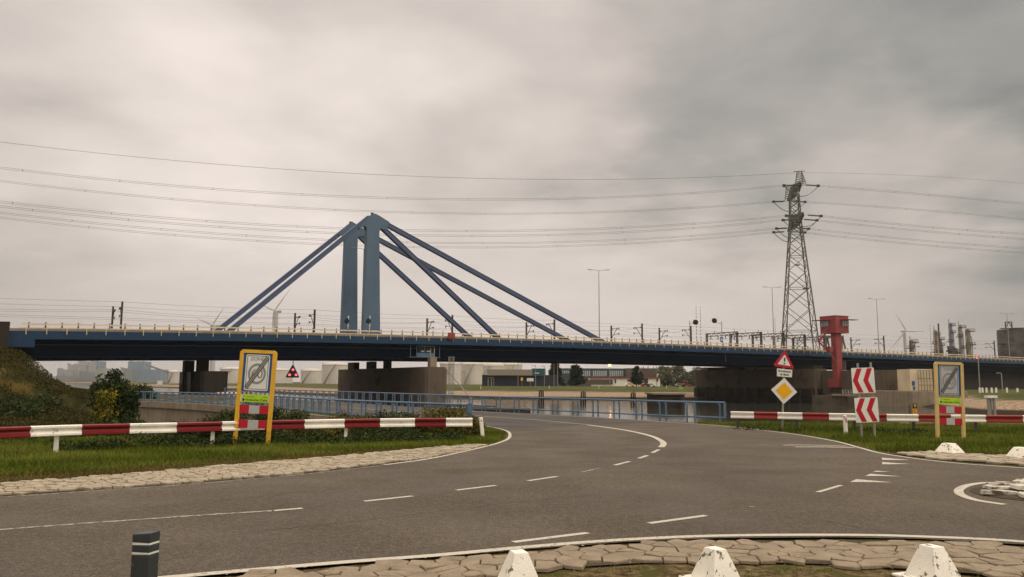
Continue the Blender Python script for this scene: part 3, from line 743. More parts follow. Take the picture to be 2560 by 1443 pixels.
# caged ladder on the middle pier
lx = PY(1128, 940, 146).x; ly = 146.0
lad = thing('caged_ladder', 'grey caged access ladder fixed to the right end of the middle pier', 'ladder', (lx, ly, 0))
mb = MB()
for dx in (-.35, .35): mb.bar((lx + dx, ly, -2.6), (lx + dx, ly, 6.6), .09)
q = -2.4
while q < 5: mb.bar((lx - .35, ly, q), (lx + .35, ly, q), .06); q += .42
obj('rungs', mb, M['galv'], lad)
mb = MB()
for z in (.0, 1.8, 3.5, 5.2, 6.6):
    mb.bar((lx - .45, ly - .7, z), (lx + .55, ly - .7, z), .09); mb.bar((lx - .45, ly - .7, z), (lx - .45, ly, z), .09); mb.bar((lx + .55, ly - .7, z), (lx + .55, ly, z), .09)
for dx in (-.45, -.1, .2, .55): mb.bar((lx + dx, ly - .7, -.1), (lx + dx, ly - .7, 6.6), .08)
obj('cage', mb, M['galv'], lad)
mb = MB(); a = PY(1112, 917, 145); b = PY(1178, 998, 141); mb.bar(a, b, .14)
tag(obj('mooring_strut', mb, M['galv']), 'pale diagonal strut leaning from the middle pier down to the jetty', 'strut')
# jetty with rail beside the middle pier
jt = thing('floating_jetty', 'low dark jetty with a thin handrail right of the middle pier', 'jetty', PY(1180, 1012, 120))
mb = MB(); a = PY(1115, 1011, 128); b = PY(1230, 1012, 118); a.z = b.z = -1.55; mb.bar(a, b, 1.4, .35)
obj('deck', mb, M['steel_dark'], jt)
mb = MB()
for z in (.9, .45): mb.bar(a + Vector((0, 0, z + .2)), b + Vector((0, 0, z + .2)), .07)
for i in range(8): 
    q = a.lerp(b, i / 7); mb.bar(q, q + Vector((0, 0, 1.15)), .07)
obj('handrail', mb, M['galv'], jt)
mb = MB(); a = G(1172, 1019, -1.1); b = G(1288, 1022, -1.1); c = Vector((a + b) / 2); c.z = -2.2; mb.box(c, ((b - a).length, 7, 2.2), math.atan2((b - a).y, (b - a).x))
tag(obj('mooring_dolphin', mb, M['concrete_dark'], bevel=.1), 'squat dark mooring platform in the water just behind the blue railing', 'mooring platform')
# left abutment
s_a, _ = BP(22, 850, -.4)
mb = MB(); q0 = W(s_a, -1.4, 1.5)
mb.prism([W(s_a - 22, -1.4, 1.0), W(s_a, -1.4, 1.0), W(s_a, -1.4, ZT(s_a) + 1.25), W(s_a - 22, -1.4, ZT(s_a) + .8)], BN, 1.2)
tag(obj('abutment_wall', mb, M['concrete_dark']), 'brown concrete abutment wall at the left edge where the bridge lands', 'abutment')
mb = MB(); sweep(mb, [(.4, -4.0), (.4, -6.5), (26, -6.5), (26, -4.0)], s_a - 14, s_a + 2.2); 
tag(obj('abutment_block', mb, M['concrete_dark']), 'dark concrete seat under the left end of the blue bridge', 'abutment')
mb = MB(); mb.prism([W(s_a + .0, -.05, ZT(s_a) - .02), W(s_a + 3.3, -.05, ZT(s_a) - .02), W(s_a + 3.3, -.05, ZT(s_a) - 2.35), W(s_a, -.05, ZT(s_a) - 2.35)], BN, .8)
obj('end_plate', mb, M['bridge_blue'], bridge)
# right abutment: dark wall standing in for the shaded slope under the deck, and its land-side blocks
sA = BP(2285, 950, 3)[0]
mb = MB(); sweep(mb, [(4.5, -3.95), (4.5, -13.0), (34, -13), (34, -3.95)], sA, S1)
tag(obj('abutment_embankment', mb, M['concrete_dark']), 'dark wall standing in for the shaded slope under the right end of the bridge', 'abutment')
mb = MB(); c0 = PY(2202, 925, 196); c1 = PY(2280, 925, 192); zt0 = c0.z
mb.prism([Vector((c0.x, c0.y, -3.5)), Vector((c1.x, c1.y, -3.5)), Vector((c1.x - 9, c1.y + 18, -3.5)), Vector((c0.x - 9, c0.y + 18, -3.5))], (0, 0, 1), zt0 + 3.5)
tag(obj('quay_block', mb, M['concrete']), 'plain brown concrete block right of the chevron boards under the bridge', 'quay block')
# service ledge + railings under the red tower
lg = thing('service_ledge', 'concrete service ledge with grey handrail below the red control tower', 'ledge', PY(2090, 1040, 196))
a = PY(2080, 987, 197); b = PY(2278, 993, 192); mb = MB(); mb.bar(a, b, 2.6, .45); obj('slab', mb, M['concrete_light'], lg)
mb = MB(); mb.prism([Vector((a.x - .4, a.y - .6, -3.5)), Vector((a.x + 3.4, a.y - .9, -3.5)), Vector((a.x + 1, a.y + 5, -3.5)), Vector((a.x - 3, a.y + 5, -3.5))], (0, 0, 1), a.z + 3.3); obj('support', mb, M['concrete'], lg)
mb = MB(); a2 = a.lerp(b, .12); b2 = a.lerp(b, .78)
for z in (1.25, .7): mb.bar(a2 + Vector((0, -1.1, z)), b2 + Vector((0, -1.1, z)), .1)
for i in range(20): 
    q = a2.lerp(b2, i / 19) + Vector((0, -1.1, 0)); mb.bar(q, q + Vector((0, 0, 1.25)), .12 if i % 2 else .3, .08)
obj('handrail', mb, M['galv'], lg)
# white cabin with lattice right of the quay block
wc = thing('white_cabin', 'cream service cabin with a lattice screen left of the right zone sign', 'cabin', PY(2310, 975, 182))
Yc = 182.0
a = PY(2277, 977, Yc); b = PY(2331, 923, Yc)
mb = MB(); mb.box(((a.x + b.x) / 2, Yc + 3, (a.z + b.z) / 2), (b.x - a.x, 6, b.z - a.z)); obj('wall', mb, M['cream'], wc)
a3 = PY(2297, 977, Yc - .3); b3 = PY(2352, 927, Yc - .3); mb = MB()
for i in range(9): x = a3.x + (b3.x - a3.x) * i / 8; mb.bar((x, Yc - .3, a3.z), (x, Yc - .3, b3.z), .07)
for f_ in (0, .28, .62, 1): z = a3.z + (b3.z - a3.z) * f_; mb.bar((a3.x, Yc - .3, z), (b3.x, Yc - .3, z), .09)
obj('lattice', mb, M['steel_dark'], wc)
mb = MB()
for q in ((2281, 953, 2287, 964), (2284, 966, 2288, 975)):
    u = PY(q[0], q[3], Yc - .15); v = PY(q[2], q[1], Yc - .15); mb.box(((u.x + v.x) / 2, Yc - .06, (u.z + v.z) / 2), (v.x - u.x, .12, v.z - u.z))
obj('notice', mb, M['sign_blue'], wc)
mb = MB(); a = PY(2283, 1030, 180); b = PY(2420, 978.5, 180); mb.prism([Vector((a.x, 180, -3.6)), Vector((b.x, 180, -3.6)), Vector((b.x - 6, 192, -3.6)), Vector((a.x - 6, 192, -3.6))], (0, 0, 1), b.z + 3.6)
tag(obj('quay_wall', mb, M['concrete_light'], bevel=.1), 'pale stained concrete quay wall carrying the cream cabin', 'quay wall')

# ------------------------------------------------------------------ red control tower
RT = PY(2095, 969, 206); RZ = RT.z
rt = thing('control_tower', 'dark red bridge keeper tower with a windowed cabin on a slim column', 'control tower', (RT.x, RT.y, RZ))
vd = Vector((RT.x, RT.y, 0)).normalized(); ang = math.atan2(vd.y, vd.x) - math.pi / 2 + math.radians(49)   # local x = right-facing face direction
ax = Vector((math.cos(ang), math.sin(ang), 0)); ay = Vector((-ax.y, ax.x, 0))
k = 206 / F
ztop = PY(2083, 791, 206).z; zcb = PY(2083, 832.5, 206).z
CC = RT + ay * .1 
def L2(a, b_, z): p = RT + ax * a + ay * b_; return Vector((p.x, p.y, z))
# corner of the column nearest the camera is the origin; faces run along +ax (right face) and +ay (left face)
mb = MB(); mb.prism([L2(0, 0, RZ), L2(2.0, 0, RZ), L2(1.7, 1.5, RZ), L2(0, 1.6, RZ)], (0, 0, 1), zcb - RZ); obj('column', mb, M['red_tower'], rt)
mb = MB(); mb.prism([L2(-.7, -.7, zcb), L2(4.1, -.7, zcb), L2(4.1, 4.3, zcb), L2(-.7, 4.3, zcb)], (0, 0, 1), ztop - zcb); cb = obj('cabin', mb, M['red_tower'], rt)
mb = MB(); mb.prism([L2(-.8, -.8, ztop - .01), L2(4.2, -.8, ztop - .01), L2(4.2, 4.4, ztop - .01), L2(-.8, 4.4, ztop - .01)], (0, 0, 1), .22); obj('roof', mb, M['red_tower'], cb)
zw = PY(2083, 808, 206).z
mb = MB(); mb.prism([L2(1.7, -.73, zw - .7), L2(4.0, -.73, zw - .7), L2(4.0, -.73, zw + .75), L2(1.7, -.73, zw + .75)], -ay, .03); obj('window', mb, M['window'], cb)
mb = MB(); mb.prism([L2(-.73, 1.5, zw - .7), L2(-.73, 4.2, zw - .7), L2(-.73, 4.2, zw + .75), L2(-.73, 1.5, zw + .75)], -ax, .03); obj('window', mb, M['window'], cb)
mb = MB()
for a_, b_ in ((2.5, -.79), (3.4, -.79), (1.7, -.79), (4.0, -.79)): mb.bar(L2(a_, b_, zw - .75), L2(a_, b_, zw + .75), .09)
for b_ in (1.5, 2.4, 3.3, 4.2): mb.bar(L2(-.79, b_, zw - .75), L2(-.79, b_, zw + .75), .09)
obj('window_frame', mb, M['red_tower'], cb)
mb = MB(); mb.prism([L2(1.2, -2.4, zw + .85), L2(5.9, -2.4, zw + .85), L2(5.9, -.6, zw + .85), L2(1.2, -.6, zw + .85)], (0, 0, 1), .12); obj('sun_visor', mb, M['red_tower'], cb)
mb = MB(); mb.prism([L2(-2.4, .9, zw + .85), L2(-.6, .9, zw + .85), L2(-.6, 5.6, zw + .85), L2(-2.4, 5.6, zw + .85)], (0, 0, 1), .12); obj('sun_visor', mb, M['red_tower'], cb)
mb = MB(); mb.prism([L2(0.03, 1.5, RZ), L2(1.6, 1.5, RZ), L2(1.6, 3.3, RZ), L2(0.03, 3.3, RZ)], (0, 0, 1), 2.3); obj('base_box', mb, M['red_tower'], rt)
mb = MB()
def pxs(a, b, Y=206): return PY(a, b, Y)
def stairs(p, q, wv):
    n = 10
    for o_ in (Vector((0, 0, 0)), wv):
        mb.bar(p + o_, q + o_, .12, .3); mb.bar(p + o_ + Vector((0, 0, 1)), q + o_ + Vector((0, 0, 1)), .08)
        for i in range(0, n + 1, 2): r_ = p.lerp(q, i / n) + o_; mb.bar(r_, r_ + Vector((0, 0, 1)), .07)
    for i in range(n + 1): r_ = p.lerp(q, i / n); mb.bar(r_, r_ + wv, .3, .05)
wv = Vector((.5, .9, 0))
stairs(pxs(2068, 829), pxs(2046, 852), wv); stairs(pxs(2044, 852), pxs(2071, 881), wv)
mb.bar(pxs(2036, 853), pxs(2050, 853), 1.4, .15)
obj('stair', mb, M['red_tower'], rt)
mb = MB(); q = pxs(2074, 873); mb.box(q, (1.1, 1.1, 1.3), ang); mb.bar(pxs(2074, 880), pxs(2090, 905), .3, .25); obj('landing_box', mb, M['red_tower'], rt)
mb = MB()
for dx in (0, .45): mb.bar(pxs(2109, 903) + Vector((dx, 0, 0)), pxs(2112, 960) + Vector((dx, 0, 0)), .06)
for i in range(14): r_ = pxs(2109, 903).lerp(pxs(2112, 960), i / 13); mb.bar(r_, r_ + Vector((.45, 0, 0)), .06)
obj('ladder', mb, M['galv'], rt)
mb = MB(); q = PY(2117, 875, 215)
for x0, x1, ww in ((2064, 2066, .5), (2074, 2068, .4), (2104, 2104, .5), (2114, 2106, .4)): mb.bar(PY(x0, 875, 232), PY(x1, 842, 232), ww)
mb.bar(PY(2062, 842.5, 232), PY(2108, 842.5, 232), .9, .8)
tag(obj('rail_gate_frame', mb, M['pylon']), 'grey green braced frame standing on the bridge behind the red tower', 'steel frame')

# ------------------------------------------------------------------ catenary masts, gantries, wires
NOFF, FOFF = 28.0, 38.5
def mast_proto(name, flip):
    t = thing(name, '', 'catenary mast')
    H = 9.0; f = flip
    mb = MB(); mb.bar((0, 0, -.2), (0, 0, H), .34); obj('pole', mb, M['mast_brown'], t, world=False)
    mb = MB(); A = lambda d, z: (0, f * d, z)       # local y is across the tracks
    mb.bar(A(0, H - 1.1), A(3.4, H - .9), .11); mb.bar(A(0, H - 3.9), A(2.4, H - 1.05), .11); mb.bar(A(1.0, H - 2.7), A(3.6, H - 2.35), .1)
    mb.bar(A(2.6, H - .95), A(2.6, H - 1.35), .12); mb.bar(A(3.0, H - 2.4), A(3.5, H - 2.9), .07)
    obj('bracket', mb, M['mast_brown'], t, world=False)
    mb = MB(); mb.tube([A(.15, H - 1.05), A(.8, H - 1.0)], .16, 6); mb.tube([A(3.4, H - .85), A(3.4, H - 1.3)], .16, 6); mb.tube([A(3.0, H - 2.5), A(3.5, H - 2.5)], .14, 6)
    obj('insulator', mb, M['insul'], t, world=False)
    return t, H
mn, MH = mast_proto('catenary_mast', 1); mf, _ = mast_proto('catenary_mast', -1)
near_m = [(306, 754), (787, 774), (1131, 788), (1386, 799), (1605, 809), (1727, 815), (2209, 840), (2485, 852)]
far_m = [(283, 766), (738, 783), (1068, 796), (1316, 806), (1528, 814), (1648, 820), (2127, 844), (2275, 851), (2416, 856)]
MA = {}
for row, off, proto, nm in ((near_m, NOFF, mn, 'nearer'), (far_m, FOFF, mf, 'farther')):
    MA[nm] = []
    for i, (px, py) in enumerate(row):
        s, z = BP(px, py, off); MA[nm].append((s, z))
        lab = f'brown overhead line mast, {ORD[i]} from left in the {nm} row on the bridge'
        loc = W(s, off, z - MH)
        o = proto if i == 0 else dup(proto, loc)
        o.location = loc; o.rotation_euler = (0, 0, BR); o['label'] = lab; o['group'] = 'overhead line masts along the bridge'
def wire(name, pts, r, label, cat='wire', group=None, mtl='wire', n=5):
    mb = MB(); mb.tube(pts, r, n, cap=False); return tag(obj(name, mb, M[mtl]), label, cat, group)
for nm, off, dd in (('nearer', NOFF, 3.4), ('farther', FOFF, -3.4)):
    arr = MA[nm]; c = np.polyfit([a[0] for a in arr], [a[1] for a in arr], 2)
    for kind, dz, d2 in (('feeder', -.1, 0.0), ('messenger', -1.3, dd), ('contact', -2.95, dd)):
        pts = []; ss = [-30.0] + [a[0] for a in arr] + [380.0]
        for a_, b_ in zip(ss[:-1], ss[1:]):
            n = 8
            for q in range(n):
                t = q / n; s = a_ + (b_ - a_) * t; sag = (.75 if kind == 'messenger' else .3 if kind == 'feeder' else .06) * 4 * t * (1 - t)
                pts.append(W(s, off + d2, np.polyval(c, s) + dz - sag))
        wire('overhead_wire', pts, .024, f'{kind} wire of the {nm} railway track strung between the masts', 'overhead wire', 'railway overhead wires')
# portals over the tracks
def portal(px, ytop, i):
    off = 27.0; s, z = BP(px, ytop, off); zb = ZT(min(s, 330)) - 2
    t = thing('catenary_portal', f'dark rail portal frame over the tracks, {ORD[i]} from left near the lattice pylon', 'rail portal', W(s, off, zb), 'rail portals on the bridge')
    for o_ in (off, off + 12.2):
        mb = MB(); mb.bar(W(s - .25, o_, zb), W(s - .25, o_, z), .22, .5); mb.bar(W(s + .35, o_, zb), W(s + .35, o_, z), .22, .5)
        q = zb
        while q < z - .5: mb.bar(W(s - .25, o_, q), W(s + .35, o_, q + .5), .1); q += .5
        obj('leg', mb, M['mast_brown'], t)
    mb = MB()
    mb.bar(W(s, off - .3, z - .1), W(s, off + 12.6, z - .1), .3, .22); mb.bar(W(s, off, z - 1.0), W(s, off + 12.2, z - 1.0), .3, .18)
    for q in range(12): a_ = off + q * 12.2 / 12; b_ = off + (q + 1) * 12.2 / 12; mb.bar(W(s, a_, z - (.1 if q % 2 else 1)), W(s, b_, z - (1 if q % 2 else .1)), .12)
    obj('beam', mb, M['mast_brown'], t)
    mb = MB()
    for d_ in (2, 4.5, 7.5, 10.5):
        mb.tube([W(s, off + d_, z - 1.0), W(s, off + d_, z - 1.9)], .13, 6); mb.bar(W(s - .9, off + d_, z - 1.9), W(s + .9, off + d_, z - 1.9), .09)
    for d_ in (1, 6, 9): mb.bar(W(s, off + d_, z), W(s, off + d_, z + .8), .1)
    obj('insulator', mb, M['insul'], t)
for i, (px, y) in enumerate(((1842, 829), (1902, 830), (1958, 832), (2011, 836), (2060, 841))): portal(px, y, i)

# tall street lamps on the bridge
def lamp_proto():
    t = thing('street_lamp', '', 'street lamp'); H = 15
    mb = MB(); mb.tube([(0, 0, -2), (0, 0, 4), (0, 0, H)], [.13, .11, .07], 8); obj('pole', mb, M['galv'], t, world=False, smooth=True)
    for sg in (-1, 1):
        mb = MB(); mb.tube([(0, 0, H - .1), (sg * .8, 0, H + .05), (sg * 1.6, 0, H + .1)], .05, 6); obj('arm', mb, M['galv'], t, world=False)
        mb = MB(); mb.box((sg * 2.1, 0, H + .12), (1.1, .35, .14), M=Matrix.Rotation(-sg * .12, 3, 'Y')); obj('lamp_head', mb, M['galv'], t, world=False, bevel=.04)
    return t, H
lp, LH = lamp_proto()
LL = [(910, 622, 17, 'tall twin street lamp seen between the two blue towers'), (1497, 676, 8, 'tall twin street lamp at the right foot of the bridge stays'), (1930, 719, 8, 'tall twin street lamp just left of the lattice pylon'),
      (2191, 748, 8, 'tall twin street lamp right of the red control tower'), (2517, 784, 8, 'tall twin street lamp at the far right before the refinery')]
for i, (px, py, off, lab) in enumerate(LL):
    s, z = BP(px, py, off); o = lp if i == 0 else dup(lp, (0, 0, 0)); o.location = W(s, off, z - LH); o.rotation_euler = (0, 0, .1); o['label'] = lab; o['group'] = 'tall street lamps on the bridge'

# raised barrier booms, signals
def boom(px, y0, y1, off, lab):
    s, z0 = BP(px, y0, off); _, z1 = BP(px, y1, off); n = 13; zb = ZT(s)
    t = thing('barrier_boom', lab, 'barrier boom', W(s, off, zb), 'raised striped barrier booms')
    mb = MB(); mb.mi = []
    L_ = (z0 - zb)
    for i in range(n * 2):
        mb.mat(i % 2); a_, b_ = zb + L_ * i / (2 * n), zb + L_ * (i + 1) / (2 * n); mb.tube([W(s, off, a_), W(s, off, b_)], .1 * (1 - .4 * i / (2 * n)), 6)
    obj('boom', mb, [M['paint_white'], M['paint_red']], t)
    k = MB(); k.box(W(s, off, zb + .5), (.7, .7, 1.0), BR); obj('motor_box', k, M['galv'], t)
for px, y0, lab in ((1740, 766, 'raised red and white boom behind the left dark signal, left of a pair'), (1750.5, 768, 'raised red and white boom right of the left dark signal'), (1937, 796, 'raised striped boom beside the lamp left of the lattice pylon'),
                    (2325, 813, 'raised striped boom, left of three near the refinery'), (2334, 815, 'raised striped boom, middle of three near the refinery'), (2343, 826, 'shorter raised striped boom, right of three near the refinery')):
    boom(px, y0, 865, 11, lab)
def board_signal(px, py, polepx, poletop, lab, sgn):
    off = 5; s, z = BP(px, py, off); sp, zp = BP(polepx, poletop, off)
    t = thing('road_signal', lab, 'signal', W(sp, off, ZT(sp)), 'dark signals on brackets over the bridge road')
    mb = MB(); mb.tube([W(sp, off, ZT(sp)), W(sp, off, zp)], .09, 6); mb.tube([W(sp, off, zp - .6), W(s, off, z - .35)], .06, 6); obj('pole', mb, M['galv'], t)
    mb = MB(); pts = []; w, h = .85, .62
    for a_ in range(12):
        an = 2 * math.pi * a_ / 12 + .26; pts.append(W(s + max(-w, min(w, 1.05 * math.cos(an) * w)), off - .2, z + max(-h, min(h, 1.2 * math.sin(an) * h))))
    mb.prism(pts, BN, .14); obj('backboard', mb, M['black'], t)
    mb = MB(); mb.tube([W(s, off - .22, z), W(s, off - .55, z)], .2, 10); obj('hood', mb, M['black'], t)
board_signal(1738, 806, 1724, 802, 'dark oval signal on a bracket arm in front of the pair of raised booms', 1)
board_signal(1785, 802, 1804, 804, 'dark oval signal on a white pole above a small blue sign', 1)
off = 4.8; s, z = BP(1804, 849, off); mb = MB(); mb.box(W(s, off, z), (1.0, .06, 1.3), BR)
tag(obj('direction_sign', mb, M['sign_blue'], bevel=.02), 'small blue square sign low on the signal pole at the bridge rail', 'sign')
mb = MB(); mb.add([W(s - .2, off - .04, z - .3), W(s + .25, off - .04, z - .3), W(s + .25, off - .04, z + .1), W(s - .2, off - .04, z + .35)], [(0, 1, 2, 3)])
obj('symbol', mb, M['sign_white'], bpy.data.objects['direction_sign'])
for px, py, lab in ((866, 803, 'small signal head with white stripes before the farther blue tower'), (920, 803, 'small round signal with white stripes before the nearer blue tower')):
    off = 6; s, z = BP(px, py, off)
    t = thing('traffic_signal', lab, 'signal', W(s, off, ZT(s)), 'small signals at the tower feet')
    mb = MB(); mb.tube([W(s + .35, off, ZT(s)), W(s + .35, off, z + .6)], .07, 6); obj('pole', mb, M['sign_white'], t)
    mb = MB(); mb.tube([W(s, off - .1, z), W(s, off - .3, z)], .5, 12); mb.tube([W(s, off - .3, z), W(s - .35, off - .9, z)], .28, 8); obj('lamp_hood', mb, M['black'], t)
    mb = MB()
    for dz in (-.85, -.3, .3, .85): mb.box(W(s + .36, off - .05, z + dz), (.22, .2, .28), BR)
    obj('stripes', mb, M['sign_white'], t)

# hanging triangle light under the bridge
off = 3.0; s, z = BP(732, 931, off)
t = thing('hanging_signal', 'dark triangular signal with three red lamps hanging below the bridge', 'signal', W(s, off, z))
mb = MB(); mb.tube([W(s, off, z + .9), W(s, off, ZT(s) - 3.9)], .07, 6); obj('hanger', mb, M['steel_dark'], t)
mb = MB(); tri = [(-.13, 1.25), (.13, 1.25), (1.18, -.75), (1.08, -.95), (-1.08, -.95), (-1.18, -.75)]
mb.prism([W(s + a_, off, z + b_) for a_, b_ in tri], BN, .2); obj('board', mb, M['black'], t, bevel=.04)
for a_, b_ in ((0, .45), (-.58, -.45), (.58, -.45)):
    mb = MB(); mb.tube([W(s + a_, off - .03, z + b_), W(s + a_, off - .12, z + b_)], .2, 12); obj('red_lamp', mb, emit('red_lamp', C(1, .10, .12), 2.2) if 'red_lamp' not in M else M['red_lamp'], t)
    M['red_lamp'] = bpy.data.materials['red_lamp']

# ------------------------------------------------------------------ lattice pylon and power lines
PB = PY(2000, 866, 270); PX, PYY = PB.x, 270.0
arm_u = Vector((PY(2006, 540, 256).x, 256, 0)); arm_f = Vector((PY(1971, 580, 284).x, 284, 0))
AD = (arm_f - arm_u).normalized(); AP = Vector((AD.y, -AD.x, 0)); PC = Vector((PX, PYY, 0))      # arm direction (away) and line direction (right)
zU = PY(1987, 483, 270).z; zL = PY(1991, 559, 270).z; zT = PY(2000, 427, 258).z
pyl = thing('lattice_pylon', 'tall grey steel lattice power pylon behind the right half of the bridge', 'pylon', (PX, PYY, 0))
def hw(z): return float(np.interp(z, [0, 14, zL, zU], [6.6, 5.3, 1.75, 1.35]))
def cor(i, z): 
    sx, sy = ((-1, -1), (1, -1), (1, 1), (-1, 1))[i]; h = hw(z); return Vector((PX, PYY, z)) + AP * (sx * h) + AD * (sy * h)
lv = [0.0]
while lv[-1] < zU - 1: lv.append(min(zU, lv[-1] + max(2.4, hw(lv[-1]) * 1.62)))
mb = MB()
for i in range(4):
    mb = MB()
    for a, b in zip(lv[:-1], lv[1:]): mb.bar(cor(i, a), cor(i, b), .34)
    obj('leg_member', mb, M['pylon'], pyl)
mb = MB()
for a, b in zip(lv[:-1], lv[1:]):
    for i in range(4):
        j = (i + 1) % 4; mb.bar(cor(i, a), cor(j, b), .17); mb.bar(cor(j, a), cor(i, b), .17); 
        if hw(a) > 2.6:
            mid = (cor(i, a) + cor(j, b)) / 2; mb.bar((cor(i, a) + mid) / 2, cor(i, (a + b) / 2 * .5 + a * .5), .09); mb.bar((cor(j, a) + mid) / 2, cor(j, (a + b) / 2 * .5 + a * .5), .09)
    if lv.index(a) % 2 == 0:
        for i in range(4): mb.bar(cor(i, a), cor((i + 1) % 4, a), .16)
obj('bracing', mb, M['pylon'], pyl)
def crossarm(z, half, h, tip_h, sg):
    mb = MB(); C0 = Vector((PX, PYY, z)); n = 8
    if True:
        pr = None
        for i in range(n + 1):
            t = i / n; w = 1.5 * (1 - t * .72); p = C0 + AD * (sg * (1.2 + (half - 1.2) * t)); top = z + h + (tip_h - h) * t
            q = [p + AP * w, p - AP * w, Vector((p.x, p.y, top)) + AP * w * .5, Vector((p.x, p.y, top)) - AP * w * .5]
            if pr:
                for a_, b_ in zip(pr, q): mb.bar(a_, b_, .24)
                mb.bar(pr[0], q[2], .14); mb.bar(pr[1], q[3], .14); mb.bar(pr[0], q[1], .14); mb.bar(pr[2], q[3], .12); mb.bar(pr[2], q[0], .12)
            mb.bar(q[0], q[1], .16); mb.bar(q[0], q[2], .14); mb.bar(q[1], q[3], .14); mb.bar(q[2], q[3], .14); pr = q
    return mb
HU, HL = 12.0, 14.5
for sg in (-1, 1): obj('crossarm', crossarm(zU, HU, 2.6, .8, sg), M['pylon'], pyl); obj('crossarm', crossarm(zL, HL, 2.8, .8, sg), M['pylon'], pyl)
# earth wire horns over both ends of the upper arm
for sg, hgt in ((-1, zT - zU), (1, 5.0)):
    mb = MB(); c = Vector((PX, PYY, zU)) + AD * (sg * (HU - 1.2)); tp = c + Vector((0, 0, hgt)) + AD * sg * .6
    cs = [c + AP * a_ + AD * b_ for a_, b_ in ((-1.6, -2.5), (1.6, -2.5), (1.3, .9), (-1.3, .9))]; ts = [tp + AP * a_ + AD * b_ for a_, b_ in ((-.7, -.3), (.7, -.3), (.7, .3), (-.7, .3))]
    pr = cs
    for k_ in range(1, 7):
        q = [a_.lerp(b_, k_ / 6) for a_, b_ in zip(cs, ts)]
        for i in range(4): mb.bar(pr[i], q[i], .18); mb.bar(pr[i], q[(i + 1) % 4], .09); mb.bar(q[i], q[(i + 1) % 4], .09)
        pr = q
    mb.bar(tp - AP * 1.8, tp + AP * 1.8, .2); obj('earth_wire_horn', mb, M['pylon'], pyl)
mb = MB(); mb.box((PX + 1.5, PYY - 3, 34), (1.5, 1.5, .3)); mb.box((PX - 1, PYY - 3, 42), (1.6, 1.2, .3)); obj('rest_platform', mb, M['pylon'], pyl)

LDIR = (Vector((PY(-900, 500, 200).x, 200, 0)) - PC); RDIR = (Vector((PY(3100, 500, 260).x, 260, 0)) - PC)
def power(att, farv, px_pts, name_lab, group, r=.04, bundle=True, ins=4.6):
    """hang a cable from the pylon: height at the far end and sag solved so that it passes the given points"""
    P0 = Vector(att); D = Vector((farv.x, farv.y, 0)); L_ = D.length; u = D.normalized()
    st = P0 + u * ins
    # unknown: end height z1 and sag s : z(t) = z0 + (z1-z0) t - 4 s t (1-t)
    A_, B_ = [], []
    for px, py in px_pts:
        # intersect the pixel ray with the vertical plane through st along u
        nrm = Vector((u.y, -u.x, 0)); d = ray(px, py); k_ = (st - CAM).dot(nrm) / d.dot(nrm); p = CAM + d * k_
        t = (p - st).dot(u) / (L_ - ins); A_.append([t, -4 * t * (1 - t)]); B_.append(p.z - (st.z - .5) * (1 - t))
    z1, s_ = np.linalg.lstsq(np.array(A_), np.array(B_), rcond=None)[0]
    z0 = st.z - .5
    pts = [Vector((st.x + u.x * (L_ - ins) * t, st.y + u.y * (L_ - ins) * t, z0 + (z1 - z0) * t - 4 * s_ * t * (1 - t))) for t in [i / 40 for i in range(41)]]
    mb = MB(); 
    if bundle:
        for dz in (-.22, .22): mb.tube([p + Vector((0, 0, dz)) for p in pts], r, 5, False)
        for q in range(1, 40, 3): mb.bar(pts[q] + Vector((0, 0, .3)), pts[q] - Vector((0, 0, .3)), .1)
    else: mb.tube(pts, r, 5, False)
    o = tag(obj('power_cable', mb, M['wire']), name_lab, 'power cable', group)
    if bundle:
        mb = MB(); n = 9; a = P0 + Vector((0, 0, -.1)); b = pts[0]
        mb.tube([a, b], .09, 6)
        for q in range(1, n): c = a.lerp(b, q / n + .02); mb.tube([c, c + (b - a).normalized() * .3], .27, 8)
        mb.box(b, (.9, .5, .8)); obj('insulator_string', mb, M['insul'], pyl)
    return pts[0]
def ap(z, d, side): return Vector((PX, PYY, z)) + AD * d + AP * side
PH = [  # (level, distance along arm, left pixels (x=1240, x=0), right pixels (x=2300, 2560), words)
    (zU, -HU, (499, 419.5), (485.5, 509.5), 'upper arm, near end'), (zU, HU, (534.5, 452.5), (525, 548), 'upper arm, far end'),
    (zL, -HL, (577.5, 504.5), (566, 585), 'lower arm, near tip'), (zL, -HL + 7, (589.5, 516), (577, 598), 'lower arm, inner near'),
    (zL, HL - 7, (608, 532), (601, 621), 'lower arm, inner far'), (zL, HL, (618.5, 544), (612, 632), 'lower arm, far tip')]
Ln = ['highest double cable', 'second double cable from top', 'third double cable from top', 'fourth double cable from top', 'fifth double cable from top', 'lowest double cable']
for (z, d, lp_, rp_, w), nm in zip(PH, Ln):
    sg = 1 if z == zU else 1
    a = power(ap(z, d, -1.2), LDIR, ((1240, lp_[0]), (0, lp_[1])), f'{nm} sweeping left from the lattice pylon', 'power cables left of the pylon')
    b = power(ap(z, d, 1.2), RDIR, ((2300, rp_[0]), (2560, rp_[1])), f'{nm} running right from the lattice pylon', 'power cables right of the pylon')
    mb = MB()
    for dd in (-.25, .25):
        pts = []
        for i in range(15): t = i / 14; p = a.lerp(b, t); pts.append(p + Vector((0, dd, -4 * 3.6 * t * (1 - t))))
        mb.tube(pts, .06, 5, False)
    obj('jumper_loop', mb, M['steel_dark'], pyl)
tpn = Vector((PX, PYY, zT)) - AD * (HU - .6)
power(tpn - AP * .5, LDIR, ((1240, 447), (0, 355)), 'single thin earth wire, the topmost line left of the pylon', 'power cables left of the pylon', .05, False, 1.0)
power(tpn + AP * .5, RDIR, ((2300, 440), (2560, 459)), 'single thin earth wire, the topmost line right of the pylon', 'power cables right of the pylon', .035, False, 1.0)

